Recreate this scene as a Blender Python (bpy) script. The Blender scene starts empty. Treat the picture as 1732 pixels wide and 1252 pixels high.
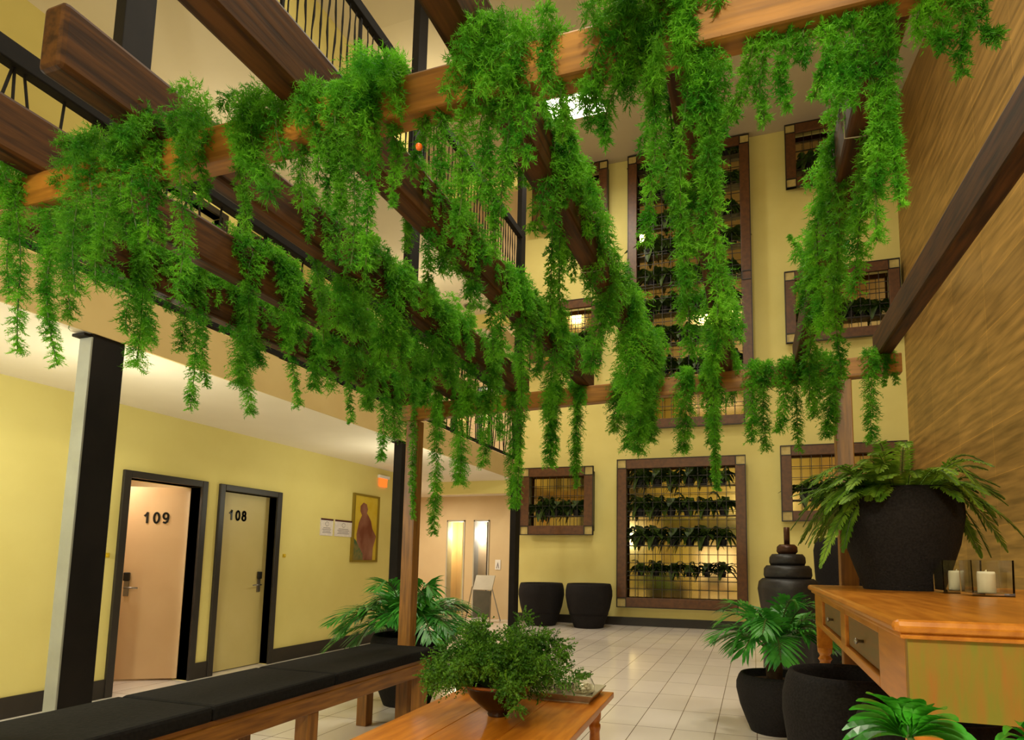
import bpy, math, numpy as np
from mathutils import Matrix, Vector
PI = math.pi
C = bpy.context.scene.collection
rng = np.random.default_rng(7)

# ------------------------------------------------------------------ materials
def lin(c):
    return tuple(((v/255)/12.92 if v/255 <= .04045 else ((v/255+.055)/1.055)**2.4) for v in c)

def mat(name, c1, c2=None, scale=6.0, rough=.6, metal=0.0, stretch=(1,1,1), bump=0.0, detail=4, emit=None, spec=.5, trans=0.0, obj_var=0.0, lo=.35, hi=.65):
    m = bpy.data.materials.new(name); m.use_nodes = True
    nt = m.node_tree; N = nt.nodes; L = nt.links
    b = N['Principled BSDF']; out = N['Material Output']
    b.inputs['Roughness'].default_value = rough; b.inputs['Metallic'].default_value = metal
    b.inputs['Specular IOR Level'].default_value = spec
    c1 = (*lin(c1), 1); c2 = (*lin(c2), 1) if c2 else c1
    col = None
    if c2 != c1 or bump:
        tc = N.new('ShaderNodeTexCoord'); mp = N.new('ShaderNodeMapping'); nz = N.new('ShaderNodeTexNoise')
        mp.inputs['Scale'].default_value = stretch
        nz.inputs['Scale'].default_value = scale; nz.inputs['Detail'].default_value = detail
        L.new(tc.outputs['Object'], mp.inputs[0]); L.new(mp.outputs[0], nz.inputs['Vector'])
        rp = N.new('ShaderNodeValToRGB')
        rp.color_ramp.elements[0].position = lo; rp.color_ramp.elements[0].color = c1
        rp.color_ramp.elements[1].position = hi; rp.color_ramp.elements[1].color = c2
        L.new(nz.outputs['Fac'], rp.inputs[0]); col = rp.outputs[0]
        if bump:
            bp = N.new('ShaderNodeBump'); bp.inputs['Strength'].default_value = bump; bp.inputs['Distance'].default_value = .01
            L.new(nz.outputs['Fac'], bp.inputs['Height']); L.new(bp.outputs[0], b.inputs['Normal'])
    if obj_var:
        oi = N.new('ShaderNodeObjectInfo'); hs = N.new('ShaderNodeHueSaturation'); mr = N.new('ShaderNodeMapRange')
        mr.inputs['To Min'].default_value = 1-obj_var; mr.inputs['To Max'].default_value = 1+obj_var
        L.new(oi.outputs['Random'], mr.inputs[0]); L.new(mr.outputs[0], hs.inputs['Value'])
        if col: L.new(col, hs.inputs['Color'])
        else: hs.inputs['Color'].default_value = c1
        col = hs.outputs[0]
    if col: L.new(col, b.inputs['Base Color'])
    else: b.inputs['Base Color'].default_value = c1
    if trans:
        tb = N.new('ShaderNodeBsdfTranslucent'); mx = N.new('ShaderNodeMixShader'); mx.inputs[0].default_value = trans
        if col: L.new(col, tb.inputs['Color'])
        else: tb.inputs['Color'].default_value = c1
        L.new(b.outputs[0], mx.inputs[1]); L.new(tb.outputs[0], mx.inputs[2]); L.new(mx.outputs[0], out.inputs[0])
    if emit:
        b.inputs['Emission Color'].default_value = (*lin(emit[0]), 1); b.inputs['Emission Strength'].default_value = emit[1]
    return m

M = {}
M['wall'] = mat('yellow_wall_paint', (222,210,132), (216,203,124), 1.5, .75)
M['beige'] = mat('beige_wall_paint', (218,194,150), (212,186,142), 1.5, .75)
M['ceil'] = mat('white_ceiling_paint', (226,216,198), (220,210,190), 1.2, .8)
M['roof'] = mat('grey_beige_ceiling', (204,192,166), (196,184,160), .8, .85)
M['fascia'] = mat('tan_fascia_paint', (204,180,122), (196,170,112), 2, .75)
M['dark'] = mat('dark_brown_paint', (34,29,25), (42,36,30), 5, .45)
M['steel'] = mat('near_black_steel_paint', (20,17,16), (26,22,20), 6, .65, spec=.2)
M['flange'] = mat('grey_steel_flange', (136,138,128), (146,148,138), 6, .35)  # paler grey stands in for lamp light on the nearest column's front
M['iron'] = mat('black_wrought_iron', (14,12,10), (20,16,13), 20, .75, spec=.2)
M['wood_dark'] = mat('dark_stained_wood', (46,26,10), (88,54,20), 5, .6, stretch=(9,.7,9), bump=.08, spec=.25)
M['wood_beam'] = mat('brown_beam_wood', (132,86,24), (172,116,38), 5, .5, stretch=(.7,9,9), bump=.08)
M['wood_post'] = mat('brown_post_wood', (112,72,22), (150,100,36), 5, .45, stretch=(9,9,.7), bump=.08)
M['wood_bench'] = mat('bench_wood', (108,66,20), (148,98,34), 5, .4, stretch=(9,.7,9), bump=.06)
M['wood_table'] = mat('orange_table_wood', (176,98,20), (206,128,36), 4, .3, stretch=(7,.8,7), bump=.04)
M['wood_console'] = mat('console_top_wood', (176,104,22), (206,132,40), 4, .28, stretch=(7,.8,7), bump=.04)
M['peel'] = mat('peeling_green_painted_wood', (160,104,28), (128,124,28), 3, .55, stretch=(11,11,1.7), bump=.08, detail=8, lo=.34, hi=.66)
M['drawer'] = mat('olive_drawer_wood', (120,86,30), (104,84,30), 6, .5, stretch=(6,1,6))
M['frame_wood'] = mat('dark_frame_wood', (78,46,18), (98,60,26), 7, .45, stretch=(2,2,2), bump=.05)
M['cushion'] = mat('black_cushion_fabric', (18,17,17), (27,25,24), 60, .9, bump=.2, spec=.15)
M['pot'] = mat('black_textured_pot', (22,20,21), (36,33,34), 90, .8, bump=.5, spec=.2)
M['soil'] = mat('brown_potting_soil', (54,34,20), (96,58,28), 40, .9, bump=.6)
M['bowl'] = mat('dark_glazed_bowl', (20,12,8), (44,22,10), 8, .25)
M['copper'] = mat('copper_bowl_rim', (150,84,34), (120,62,24), 14, .35)
M['mirror'] = mat('aged_mirror_glass', (196,174,116), None, rough=.1, metal=1.0)
M['cream'] = mat('cream_corner_tile', (196,176,110), (176,156,92), 12, .5)
M['door'] = mat('cream_door_paint', (206,190,128), (200,184,120), 2, .45)
M['door_pink'] = mat('pale_pink_door_paint', (224,190,146), (218,182,138), 2, .4)
M['metal'] = mat('brushed_steel_handle', (150,146,140), None, rough=.3, metal=.9)
M['black_plastic'] = mat('black_plastic', (16,15,15), None, rough=.4)
M['brass'] = mat('yellow_brass', (220,190,40), None, rough=.35, metal=.3)
M['paper'] = mat('white_paper', (226,218,214), (214,206,204), 20, .7)
M['header'] = mat('maroon_header', (70,24,26), None, rough=.7)
M['ink'] = mat('grey_print', (140,132,136), None, rough=.8)
M['canvas'] = mat('yellow_canvas', (196,164,24), (206,180,60), 5, .6)
M['fig'] = mat('brown_painted_figure', (112,56,34), (150,104,84), 5, .6, stretch=(1,1,.6))
M['fig2'] = mat('green_painted_leaves', (64,92,60), (120,110,60), 14, .6)
M['gilt'] = mat('olive_gilt_frame', (130,108,24), None, rough=.5)
M['white'] = mat('white_plastic', (236,232,224), None, rough=.4)
M['grey'] = mat('grey_panel', (74,72,58), (84,80,66), 6, .6)
M['greylight'] = mat('pale_grey_panel', (186,180,160), (176,168,148), 4, .6)
M['candle'] = mat('white_wax', (240,232,206), (232,224,196), 10, .5)
M['fount'] = mat('black_fountain_stone', (18,17,18), (28,26,27), 40, .45, bump=.2)
M['bronze'] = mat('dark_bronze', (58,34,20), (84,50,28), 9, .35, metal=.4)
M['wire'] = mat('pale_wire', (196,186,160), None, rough=.4, metal=.5)
M['orange'] = mat('orange_ball', (236,110,30), None, rough=.4)
M['tray'] = mat('pewter_tray', (196,186,160), (170,160,132), 14, .3, metal=.6)
M['lamp'] = mat('lit_lamp_panel', (255,250,240), None, emit=((255,240,222), 7.0))
M['signlit'] = mat('lit_orange_sign', (255,110,40), None, emit=((255,96,30), 1.6))
M['lit_warm'] = mat('lit_warm_room', (255,226,160), None, emit=((255,220,140), 1.3))
M['lit_white'] = mat('lit_window_glass', (255,244,232), None, emit=((255,232,214), 2.2))  # glow of the assumed panels that the mirrors reflect
M['fern'] = mat('feathery_fern_green', (58,138,24), (126,200,48), 9, .55, trans=.4, obj_var=.2, spec=.25)
M['stem'] = mat('fern_stem_green', (52,82,24), (80,104,36), 8, .6)
M['maiden'] = mat('small_leaf_green', (44,96,18), (100,150,40), 12, .5, trans=.25, spec=.3)
M['palm'] = mat('palm_leaf_green', (36,120,40), (84,170,56), 8, .35, trans=.2, spec=.5)
M['boston'] = mat('sword_fern_green', (84,132,32), (150,188,62), 8, .5, trans=.25, spec=.3)
M['dk_leaf'] = mat('dark_leaf_green', (36,56,16), (76,100,34), 9, .45, trans=.15, obj_var=.2, spec=.4)
M['big_leaf'] = mat('glossy_bright_leaf', (24,124,26), (76,176,46), 4, .25, stretch=(1,1,1), trans=.15, spec=.5)
M['trunk'] = mat('palm_trunk_fibre', (84,62,38), (52,38,24), 20, .9, bump=.5)

def glass():
    m = bpy.data.materials.new('clear_glass'); m.use_nodes = True
    b = m.node_tree.nodes['Principled BSDF']
    b.inputs['Transmission Weight'].default_value = 1; b.inputs['Roughness'].default_value = .02; b.inputs['IOR'].default_value = 1.3
    b.inputs['Base Color'].default_value = (.95,.96,.93,1)
    return m
M['glass'] = glass()

def floor_mat():
    m = bpy.data.materials.new('white_glossy_floor_tile'); m.use_nodes = True
    nt = m.node_tree; N = nt.nodes; L = nt.links; b = N['Principled BSDF']
    tc = N.new('ShaderNodeTexCoord'); br = N.new('ShaderNodeTexBrick'); mp = N.new('ShaderNodeMapping')
    mp.inputs['Rotation'].default_value = (0,0,PI/2)
    br.offset = 0; br.inputs['Scale'].default_value = 1
    br.inputs['Brick Width'].default_value = .62; br.inputs['Row Height'].default_value = .31
    br.inputs['Mortar Size'].default_value = .0035; br.inputs['Mortar Smooth'].default_value = .2
    br.inputs['Color1'].default_value = (*lin((238,228,220)),1); br.inputs['Color2'].default_value = (*lin((230,221,211)),1)
    br.inputs['Mortar'].default_value = (*lin((120,100,84)),1)
    nz = N.new('ShaderNodeTexNoise'); nz.inputs['Scale'].default_value = 3; nz.inputs['Detail'].default_value = 5
    mr = N.new('ShaderNodeMapRange'); mr.inputs['To Min'].default_value = .1; mr.inputs['To Max'].default_value = .26
    L.new(tc.outputs['Object'], mp.inputs[0]); L.new(mp.outputs[0], br.inputs['Vector'])
    L.new(br.outputs['Color'], b.inputs['Base Color']); L.new(tc.outputs['Object'], nz.inputs['Vector'])
    L.new(nz.outputs['Fac'], mr.inputs[0]); L.new(mr.outputs[0], b.inputs['Roughness'])
    bp = N.new('ShaderNodeBump'); bp.inputs['Strength'].default_value = .3; bp.inputs['Distance'].default_value = .002; bp.invert = True
    L.new(br.outputs['Fac'], bp.inputs['Height']); L.new(bp.outputs[0], b.inputs['Normal'])
    return m
M['floor'] = floor_mat()

def tile_wall_mat():
    m = bpy.data.materials.new('wood_look_wall_tile'); m.use_nodes = True
    nt = m.node_tree; N = nt.nodes; L = nt.links; b = N['Principled BSDF']; b.inputs['Roughness'].default_value = .5
    tc = N.new('ShaderNodeTexCoord'); sx = N.new('ShaderNodeSeparateXYZ'); cx = N.new('ShaderNodeCombineXYZ')
    L.new(tc.outputs['Object'], sx.inputs[0]); L.new(sx.outputs['Y'], cx.inputs['X']); L.new(sx.outputs['Z'], cx.inputs['Y'])
    br = N.new('ShaderNodeTexBrick'); br.offset = 0; br.inputs['Scale'].default_value = 1
    br.inputs['Brick Width'].default_value = 1.2; br.inputs['Row Height'].default_value = .6
    br.inputs['Mortar Size'].default_value = .004; br.inputs['Bias'].default_value = 0
    br.inputs['Color1'].default_value = (1,1,1,1); br.inputs['Color2'].default_value = (.8,.8,.8,1); br.inputs['Mortar'].default_value = (1.4,1.35,1.1,1)
    L.new(cx.outputs[0], br.inputs['Vector'])
    mp = N.new('ShaderNodeMapping'); mp.inputs['Scale'].default_value = (.55,5.5,1); L.new(cx.outputs[0], mp.inputs[0])
    nz = N.new('ShaderNodeTexNoise'); nz.inputs['Scale'].default_value = 2.2; nz.inputs['Detail'].default_value = 5; nz.inputs['Distortion'].default_value = .15
    L.new(mp.outputs[0], nz.inputs['Vector'])
    rp = N.new('ShaderNodeValToRGB')
    rp.color_ramp.elements[0].position = .3; rp.color_ramp.elements[0].color = (*lin((126,98,46)),1)
    rp.color_ramp.elements[1].position = .7; rp.color_ramp.elements[1].color = (*lin((186,146,78)),1)
    L.new(nz.outputs['Fac'], rp.inputs[0])
    mx = N.new('ShaderNodeMix'); mx.data_type = 'RGBA'; mx.blend_type = 'MULTIPLY'; mx.inputs[0].default_value = 1
    L.new(rp.outputs[0], mx.inputs[6]); L.new(br.outputs['Color'], mx.inputs[7]); L.new(mx.outputs[2], b.inputs['Base Color'])
    return m
M['tilewall'] = tile_wall_mat()

# ------------------------------------------------------------------ mesh helpers
class MB:
    def __init__(s): s.v = []; s.f = []
    def add(s, v, f):
        n = len(s.v); s.v += [tuple(map(float, p)) for p in v]; s.f += [tuple(i+n for i in q) for q in f]; return s
    def box(s, x0, x1, y0, y1, z0, z1):
        v = [(x,y,z) for z in (z0,z1) for y in (y0,y1) for x in (x0,x1)]
        return s.add(v, [(0,2,3,1),(4,5,7,6),(0,1,5,4),(2,6,7,3),(0,4,6,2),(1,3,7,5)])
    def obox(s, o, a, b, c):
        o, a, b, c = (np.array(q, float) for q in (o,a,b,c))
        v = [o+i*a+j*b+k*c for k in (0,1) for j in (0,1) for i in (0,1)]
        return s.add(v, [(0,2,3,1),(4,5,7,6),(0,1,5,4),(2,6,7,3),(0,4,6,2),(1,3,7,5)])
    def lathe(s, prof, cx, cy, cz, n=40, caps=True, ph=0):
        v = []; f = []
        for r, z in prof:
            for k in range(n):
                a = 2*PI*k/n+ph; v.append((cx+r*math.cos(a), cy+r*math.sin(a), cz+z))
        for i in range(len(prof)-1):
            for k in range(n):
                k2 = (k+1) % n; f.append((i*n+k, i*n+k2, (i+1)*n+k2, (i+1)*n+k))
        if caps:
            f.append(tuple(range(n-1,-1,-1))); f.append(tuple((len(prof)-1)*n+k for k in range(n)))
        return s.add(v, f)
    def tube(s, path, r, n=6, closed=False):
        p = np.array(path, float); K = len(p)
        r = np.full(K, r) if np.isscalar(r) else np.array(r)
        t = np.gradient(p, axis=0) if not closed else np.roll(p,-1,0)-np.roll(p,1,0)
        t /= np.linalg.norm(t, axis=1)[:,None]+1e-9
        up = np.array([0,0,1.]) if abs(t[:,2]).mean() < .8 else np.array([1.,0,0])
        v = []; f = []
        for i in range(K):
            a = np.cross(t[i], up); a /= np.linalg.norm(a)+1e-9; b = np.cross(t[i], a)
            for k in range(n):
                q = 2*PI*k/n; v.append(p[i]+r[i]*(a*math.cos(q)+b*math.sin(q)))
        for i in range(K if closed else K-1):
            j = (i+1) % K
            for k in range(n):
                k2 = (k+1) % n; f.append((i*n+k, i*n+k2, j*n+k2, j*n+k))
        if not closed:
            f.append(tuple(range(n-1,-1,-1))); f.append(tuple((K-1)*n+k for k in range(n)))
        return s.add(v, f)
    def prism(s, poly, ax, d0, d1):
        # polygon in the plane normal to axis ax ('x','y','z'), extruded from d0 to d1
        def P(a, b, d): return {'x':(d,a,b),'y':(a,d,b),'z':(a,b,d)}[ax]
        n = len(poly); v = [P(a,b,d0) for a,b in poly]+[P(a,b,d1) for a,b in poly]
        return s.add(v, [tuple(range(n)), tuple(range(2*n-1,n-1,-1))]+[(i,(i+1)%n,n+(i+1)%n,n+i) for i in range(n)])
    def build(s, name, m, parent=None, smooth=False, bevel=0, loc=None):
        me = bpy.data.meshes.new(name)
        o0 = np.array(parent_world(parent)) if parent else np.array(loc if loc else (0,0,0), float)
        me.from_pydata([tuple(np.array(p)-o0) for p in s.v], [], s.f)
        import bmesh
        bm = bmesh.new(); bm.from_mesh(me); bmesh.ops.recalc_face_normals(bm, faces=bm.faces); bm.to_mesh(me); bm.free()
        return link(name, me, m, parent, smooth, bevel, loc)

def parent_world(o):
    p = np.zeros(3)
    while o: p += np.array(o.location); o = o.parent
    return p

def link(name, me, m, parent=None, smooth=False, bevel=0, loc=None):
    me.materials.append(m)
    o = bpy.data.objects.new(name, me); C.objects.link(o)
    if parent: o.parent = parent
    elif loc is not None: o.location = loc
    if smooth:
        me.polygons.foreach_set('use_smooth', np.ones(len(me.polygons), bool))
    if bevel:
        b = o.modifiers.new('bevel', 'BEVEL'); b.width = bevel; b.segments = 2; b.limit_method = 'ANGLE'
    return o

def thing(name, label, cat, loc=(0,0,0), group=None):
    o = bpy.data.objects.new(name, None); C.objects.link(o); o.location = loc; o.empty_display_size = .1
    return tag(o, label, cat, group)
def tag(o, label, cat, group=None):
    o['label'] = label; o['category'] = cat
    if group: o['group'] = group
    return o
def struct(name, mb, m, parent=None, **k):
    o = mb.build(name, m, parent, **k)
    if not parent: o['kind'] = 'structure'
    return o
def sroot(name, loc):
    o = bpy.data.objects.new(name, None); C.objects.link(o); o.location = loc; o['kind'] = 'structure'; return o
def copy_thing(root, loc, label, rotz=0, scale=1):
    r = root.copy(); C.objects.link(r); r.location = loc; r.rotation_euler = (0,0,rotz); r.scale = (scale,)*3; r['label'] = label
    for ch in list(root.children):
        c = ch.copy(); C.objects.link(c); c.parent = r
        for g in list(ch.children):
            d = g.copy(); C.objects.link(d); d.parent = c
    return r

def digits(name, s, origin, du, h, m, parent, r=.0095):
    """bold room number drawn as thick flat strokes"""
    du = np.array(du, float); o = np.array(origin, float); nn = np.cross(du, [0,0,1]); w = h*.56; gap = h*.30
    el = lambda cu, cv, a, b, t0=0, t1=360, n=22: [(cu+a*math.cos(math.radians(t)), cv+b*math.sin(math.radians(t))) for t in np.linspace(t0, t1, n)]
    G = {'1': [[(.08,.70),(.30,.80),(.50,1)], [(.50,0),(.50,1)]], '0': [el(.5,.5,.42,.5)], '8': [el(.5,.76,.34,.24), el(.5,.26,.42,.27)],
         '9': [el(.5,.70,.40,.30), [(.90,.70),(.90,.45),(.78,.14),(.5,0),(.2,.06)]]}
    mb = MB(); tot = len(s)*w+(len(s)-1)*gap; x = -tot/2
    for ch in s:
        for st in G[ch]:
            pts = [np.array(q) for q in st]
            for a, b in zip(pts[:-1], pts[1:]):
                d = (b-a)*[w,h]; L = np.linalg.norm(d)+1e-9; d = d/L; e = np.array([-d[1], d[0]])
                a3 = o+du*(x+a[0]*w)+np.array([0,0,a[1]*h]); f = lambda v: du*v[0]+np.array([0,0,v[1]])
                mb.obox(a3-f(d)*r*.7-f(e)*r, f(d)*(L+1.4*r), f(e)*2*r, nn*.008)
        x += w+gap
    return mb.build(name, m, parent)

def tri_mesh(name, T, m, parent=None, loc=None):
    """T: (n,3,3) world-space triangles -> one mesh"""
    T = np.asarray(T, float); n = len(T)
    o0 = parent_world(parent) if parent else np.array(loc if loc is not None else (0,0,0), float)
    V = (T.reshape(-1,3)-o0).astype(np.float32)
    me = bpy.data.meshes.new(name)
    me.vertices.add(3*n); me.vertices.foreach_set('co', V.ravel())
    me.loops.add(3*n); me.loops.foreach_set('vertex_index', np.arange(3*n, dtype=np.int32))
    me.polygons.add(n); me.polygons.foreach_set('loop_start', np.arange(0,3*n,3, dtype=np.int32)); me.polygons.foreach_set('loop_total', np.full(n,3,np.int32))
    me.update(calc_edges=True); me.validate()
    return link(name, me, m, parent, loc=loc)

# ------------------------------------------------------------------ foliage
def nrm(a): return a/(np.linalg.norm(a, axis=-1, keepdims=True)+1e-9)

def spray(path, r, density, nn, nlen, nw, grav=.35, fwd=.45, taper=.55):
    """needle foliage: branchlets around a stem path, needles along each branchlet -> triangles"""
    p = np.array(path, float); seg = np.linalg.norm(np.diff(p, axis=0), axis=1); cl = np.concatenate([[0], np.cumsum(seg)]); Lt = cl[-1]
    nb = max(6, int(Lt*density)); t = rng.uniform(0, 1, nb)
    pos = np.stack([np.interp(t*Lt, cl, p[:,k]) for k in range(3)], 1)
    tg = nrm(np.gradient(p, axis=0)); tan = nrm(np.stack([np.interp(t*Lt, cl, tg[:,k]) for k in range(3)], 1))
    rd = nrm(rng.normal(size=(nb,3))); perp = nrm(rd-(rd*tan).sum(1)[:,None]*tan)
    d0 = nrm(perp+tan*fwd)
    bl = r*rng.uniform(.6, 1.3, nb)*(1-taper*t**2.5)
    s = np.linspace(.12, 1, nn)[None,:,None]
    q = pos[:,None]+d0[:,None]*bl[:,None,None]*s+np.array([0,0,-grav])*bl[:,None,None]*s**2
    q = q.reshape(-1,3); D = np.repeat(d0, nn, 0)
    nd = nrm(D*.75+nrm(rng.normal(size=q.shape))*.9+np.array([0,0,-.15]))
    ln = nlen*rng.uniform(.6, 1.3, len(q))[:,None]
    w = nrm(np.cross(nd, rng.normal(size=q.shape)))*nw/2
    return np.stack([q-w, q+w, q+nd*ln], 1)

def hang_path(top, over, tipx, tipz, tipy=None, k=9):
    """from the top of the beam over its edge and down to the tip"""
    top = np.array(top, float); over = np.array(over, float)
    pts = [top, (top+over)/2+np.array([0,0,.03]), over]
    tipy = over[1] if tipy is None else tipy
    ph = rng.uniform(0, 6.28); amp = rng.uniform(.006, .018)
    for i in range(1, k+1):
        s = i/k
        pts.append(np.array([over[0]+(tipx-over[0])*s+amp*math.sin(ph+4*s), over[1]+(tipy-over[1])*s+amp*math.cos(ph+5*s), over[2]+(tipz-over[2])*s]))
    return np.array(pts)

def arc(p0, az, out, up, drop, k=9):
    """arching stem from p0: rises by up, reaches out, droops by drop at its end"""
    s = np.linspace(0, 1, k)[:,None]; d = np.array([math.cos(az), math.sin(az), 0])
    return np.array(p0)+d*out*s+np.array([0,0,1])*(up*np.sin(np.minimum(s*1.25,1)*PI/2)-drop*s**2.2)

def pinnate(path, n, llen, lw, ang=60, t0=.15, droop=.3, jitter=.12, vee=.15):
    """leaflets in two rows along a rachis -> triangles"""
    p = np.array(path, float); seg = np.linalg.norm(np.diff(p, axis=0), axis=1); cl = np.concatenate([[0], np.cumsum(seg)]); Lt = cl[-1]
    tg = nrm(np.gradient(p, axis=0)); T = []
    for i in range(n):
        t = t0+(1-t0)*i/(n-1)
        pos = np.array([np.interp(t*Lt, cl, p[:,k]) for k in range(3)]); tan = nrm(np.array([np.interp(t*Lt, cl, tg[:,k]) for k in range(3)]))
        side = np.cross(tan, [0,0,1.]); side /= np.linalg.norm(side)+1e-9; nor = np.cross(side, tan)
        u = (t-t0)/(1-t0); L0 = llen*(math.sin(PI*min(1,(u*.86+.14)))**.6)*(1 if u < .98 else .8)
        a = math.radians(ang*(1-.55*u))
        for sg in (-1,1):
            d = tan*math.cos(a)+sg*side*math.sin(a)+nor*vee+rng.normal(size=3)*jitter; d /= np.linalg.norm(d)
            L = L0*rng.uniform(.85,1.1); w = np.cross(d, nor); w = w/(np.linalg.norm(w)+1e-9)*lw/2
            a0 = pos; m1 = pos+d*L*.4+np.array([0,0,-droop*L*.16]); m2 = pos+d*L*.75+np.array([0,0,-droop*L*.56]); e = pos+d*L+np.array([0,0,-droop*L])
            T += [(a0, m1-w, m1+w), (m1-w, m2-w*.75, m1+w), (m1+w, m2-w*.75, m2+w*.75), (m2-w*.75, e, m2+w*.75)]
    return np.array(T)

def strap(path, w, fold=.25):
    """one broad leaf along a path, widest in the middle"""
    p = np.array(path, float); K = len(p); tg = nrm(np.gradient(p, axis=0)); T = []
    side = nrm(np.cross(tg, np.array([0,0,1.]))+1e-6); nor = np.cross(side, tg)
    s = np.linspace(0,1,K); ww = w/2*np.sin(PI*np.clip(s*.9+.08,0,1))**.8
    Lf = p+side*ww[:,None]+nor*(ww*fold)[:,None]; Rt = p-side*ww[:,None]+nor*(ww*fold)[:,None]
    for i in range(K-1):
        T += [(p[i],Lf[i],p[i+1]),(Lf[i],Lf[i+1],p[i+1]),(p[i],p[i+1],Rt[i]),(Rt[i],p[i+1],Rt[i+1])]
    return T

def stems_mb(paths, r=.002, n=4):
    mb = MB()
    for p in paths: mb.tube(p, r, n)
    return mb
ORD = ['first','second','third','fourth','fifth','sixth','seventh','eighth','ninth','tenth','eleventh','twelfth','thirteenth','fourteenth','fifteenth','sixteenth','seventeenth','eighteenth','nineteenth','twentieth']
# ------------------------------------------------------------------ camera
pr = (-0.1071018505865663, 0.3081283162208579, -0.003376684629131461)
fpx, cx0, cy0 = 1014.306, 950.409, 839.803
th = math.sqrt(sum(v*v for v in pr)); k = np.array(pr)/th
Kx = np.array([[0,-k[2],k[1]],[k[2],0,-k[0]],[-k[1],k[0],0]])
Rc = (np.eye(3)+math.sin(th)*Kx+(1-math.cos(th))*Kx@Kx)@np.array([[1,0,0],[0,0,-1],[0,1,0]], float)
cam = bpy.data.objects.new('camera', bpy.data.cameras.new('camera')); C.objects.link(cam)
mw = Matrix.Identity(4)
for i in range(3):
    mw[i][0] = Rc[0][i]; mw[i][1] = -Rc[1][i]; mw[i][2] = -Rc[2][i]
mw.translation = Vector((0,0,1.32)); cam.matrix_world = mw
cam.data.sensor_fit = 'HORIZONTAL'; cam.data.sensor_width = 36; cam.data.lens = fpx/1732*36
cam.data.shift_x = (866-cx0)/1732; cam.data.shift_y = (cy0-626)/1732; cam.data.clip_start = .02
bpy.context.scene.camera = cam

# ------------------------------------------------------------------ room shell
XL, XR, YB, YF = -5.735, 2.80, 12.40, -3.0
XC = -4.05            # front edge of the galleries
H1, F2, H2, F3 = 2.75, 3.10, 5.95, 6.30
HX, HY = -8.6, 8.9    # side hall beyond the end of the left wall
struct('floor', MB().box(HX-.2, XR+.2, YF-.2, YB+.2, -.12, 0), M['floor'])
struct('ceiling', MB().prism([(YF-.2,9.15),(6.9,9.15),(YB+.2,10.29),(YB+.2,10.45),(6.9,9.31),(YF-.2,9.31)], 'x', HX-.2, XR+.2), M['roof'])
struct('wall_right', MB().box(XR, XR+.2, YF, YB+.2, 0, 10.4), M['tilewall'])
# left wall, pierced by the room doors of three storeys
D1 = [(4.21,5.00),(5.30,6.10)]
DU = [(4.21,5.00),(5.30,6.10),(7.0,7.8)]
def wall_with_holes(holes, z0, z1, dtop, mb):
    y = YF
    for a, b in holes:
        mb.box(XL-.2, XL, y, a, z0, z1); mb.box(XL-.2, XL, a, b, dtop, z1); y = b
    mb.box(XL-.2, XL, y, HY, z0, z1)
wm = MB(); wall_with_holes(D1, 0, F2, 2.06, wm); wall_with_holes(DU, F2, F3, F2+2.06, wm); wall_with_holes(DU, F3, 9.2, F3+2.06, wm)
struct('wall_left', wm, M['wall'])
# back wall: yellow part behind the atrium, beige part behind the side hall with two openings per storey
struct('wall_back', MB().box(-5.05, XR, YB, YB+.2, 0, 10.4), M['wall'])
hb = MB()
HD = [(-6.73,-6.27),(-6.05,-5.66)]
for z0, z1 in ((0,F2),(F2,F3),(F3,10.4)):
    x = HX
    for a, b in HD:
        hb.box(x, a, YB, YB+.2, z0, z1); hb.box(a, b, YB, YB+.2, z0+2.2, z1); x = b
    hb.box(x, -5.05, YB, YB+.2, z0, z1)
struct('wall_hall_back', hb, M['beige'])
struct('wall_hall_left', MB().box(HX-.2, HX, HY-.2, YB+.2, 0, 10.4), M['beige'])
struct('wall_hall_front', MB().box(HX, XL-.2, HY-.2, HY, 0, 9.6), M['beige'])
struct('wall_front', MB().box(HX, XR+.2, YF-.2, YF, 0, 9.2), M['wall'])
# gallery slabs with tan fascias
for i, (z0, z1) in enumerate(((H1,F2),(H2,F3))):
    mb = MB().box(XL, XC-.02, YF, 10.12, z0, z1).box(HX, XL, HY, 10.12, z0, z1).box(HX, -5.05, 10.12, YB, z0, z1)
    struct('ceiling_gallery', mb, M['ceil'])
    struct('trim_%d' % (i+1), MB().box(XC-.02, XC, YF, 10.14, z0-.005, z1).box(-5.05, XC-.02, 10.12, 10.14, z0, z1).box(-5.05, -5.03, 10.14, YB, z0, z1), M['fascia'])
struct('trim_3', MB().box(XL, -4.17, 9.98, 10.12, 2.52, H1), M['wall'])
struct('trim_4', MB().box(XL, -4.17, 9.98, 10.12, 5.72, H2), M['wall'])
struct('trim_5', MB().box(XL, -4.17, 9.98, 10.12, 8.42, 8.68), M['wall'])
# baseboards
bb = MB(); y = YF
for a, b in D1: bb.box(XL, XL+.018, y, a-.06, 0, .17); y = b+.06
bb.box(XL, XL+.018, y, HY, 0, .17)
struct('baseboard_left', bb, M['dark'])
struct('baseboard_back', MB().box(-5.05, XR, YB-.02, YB, 0, .17), M['dark'])

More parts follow.
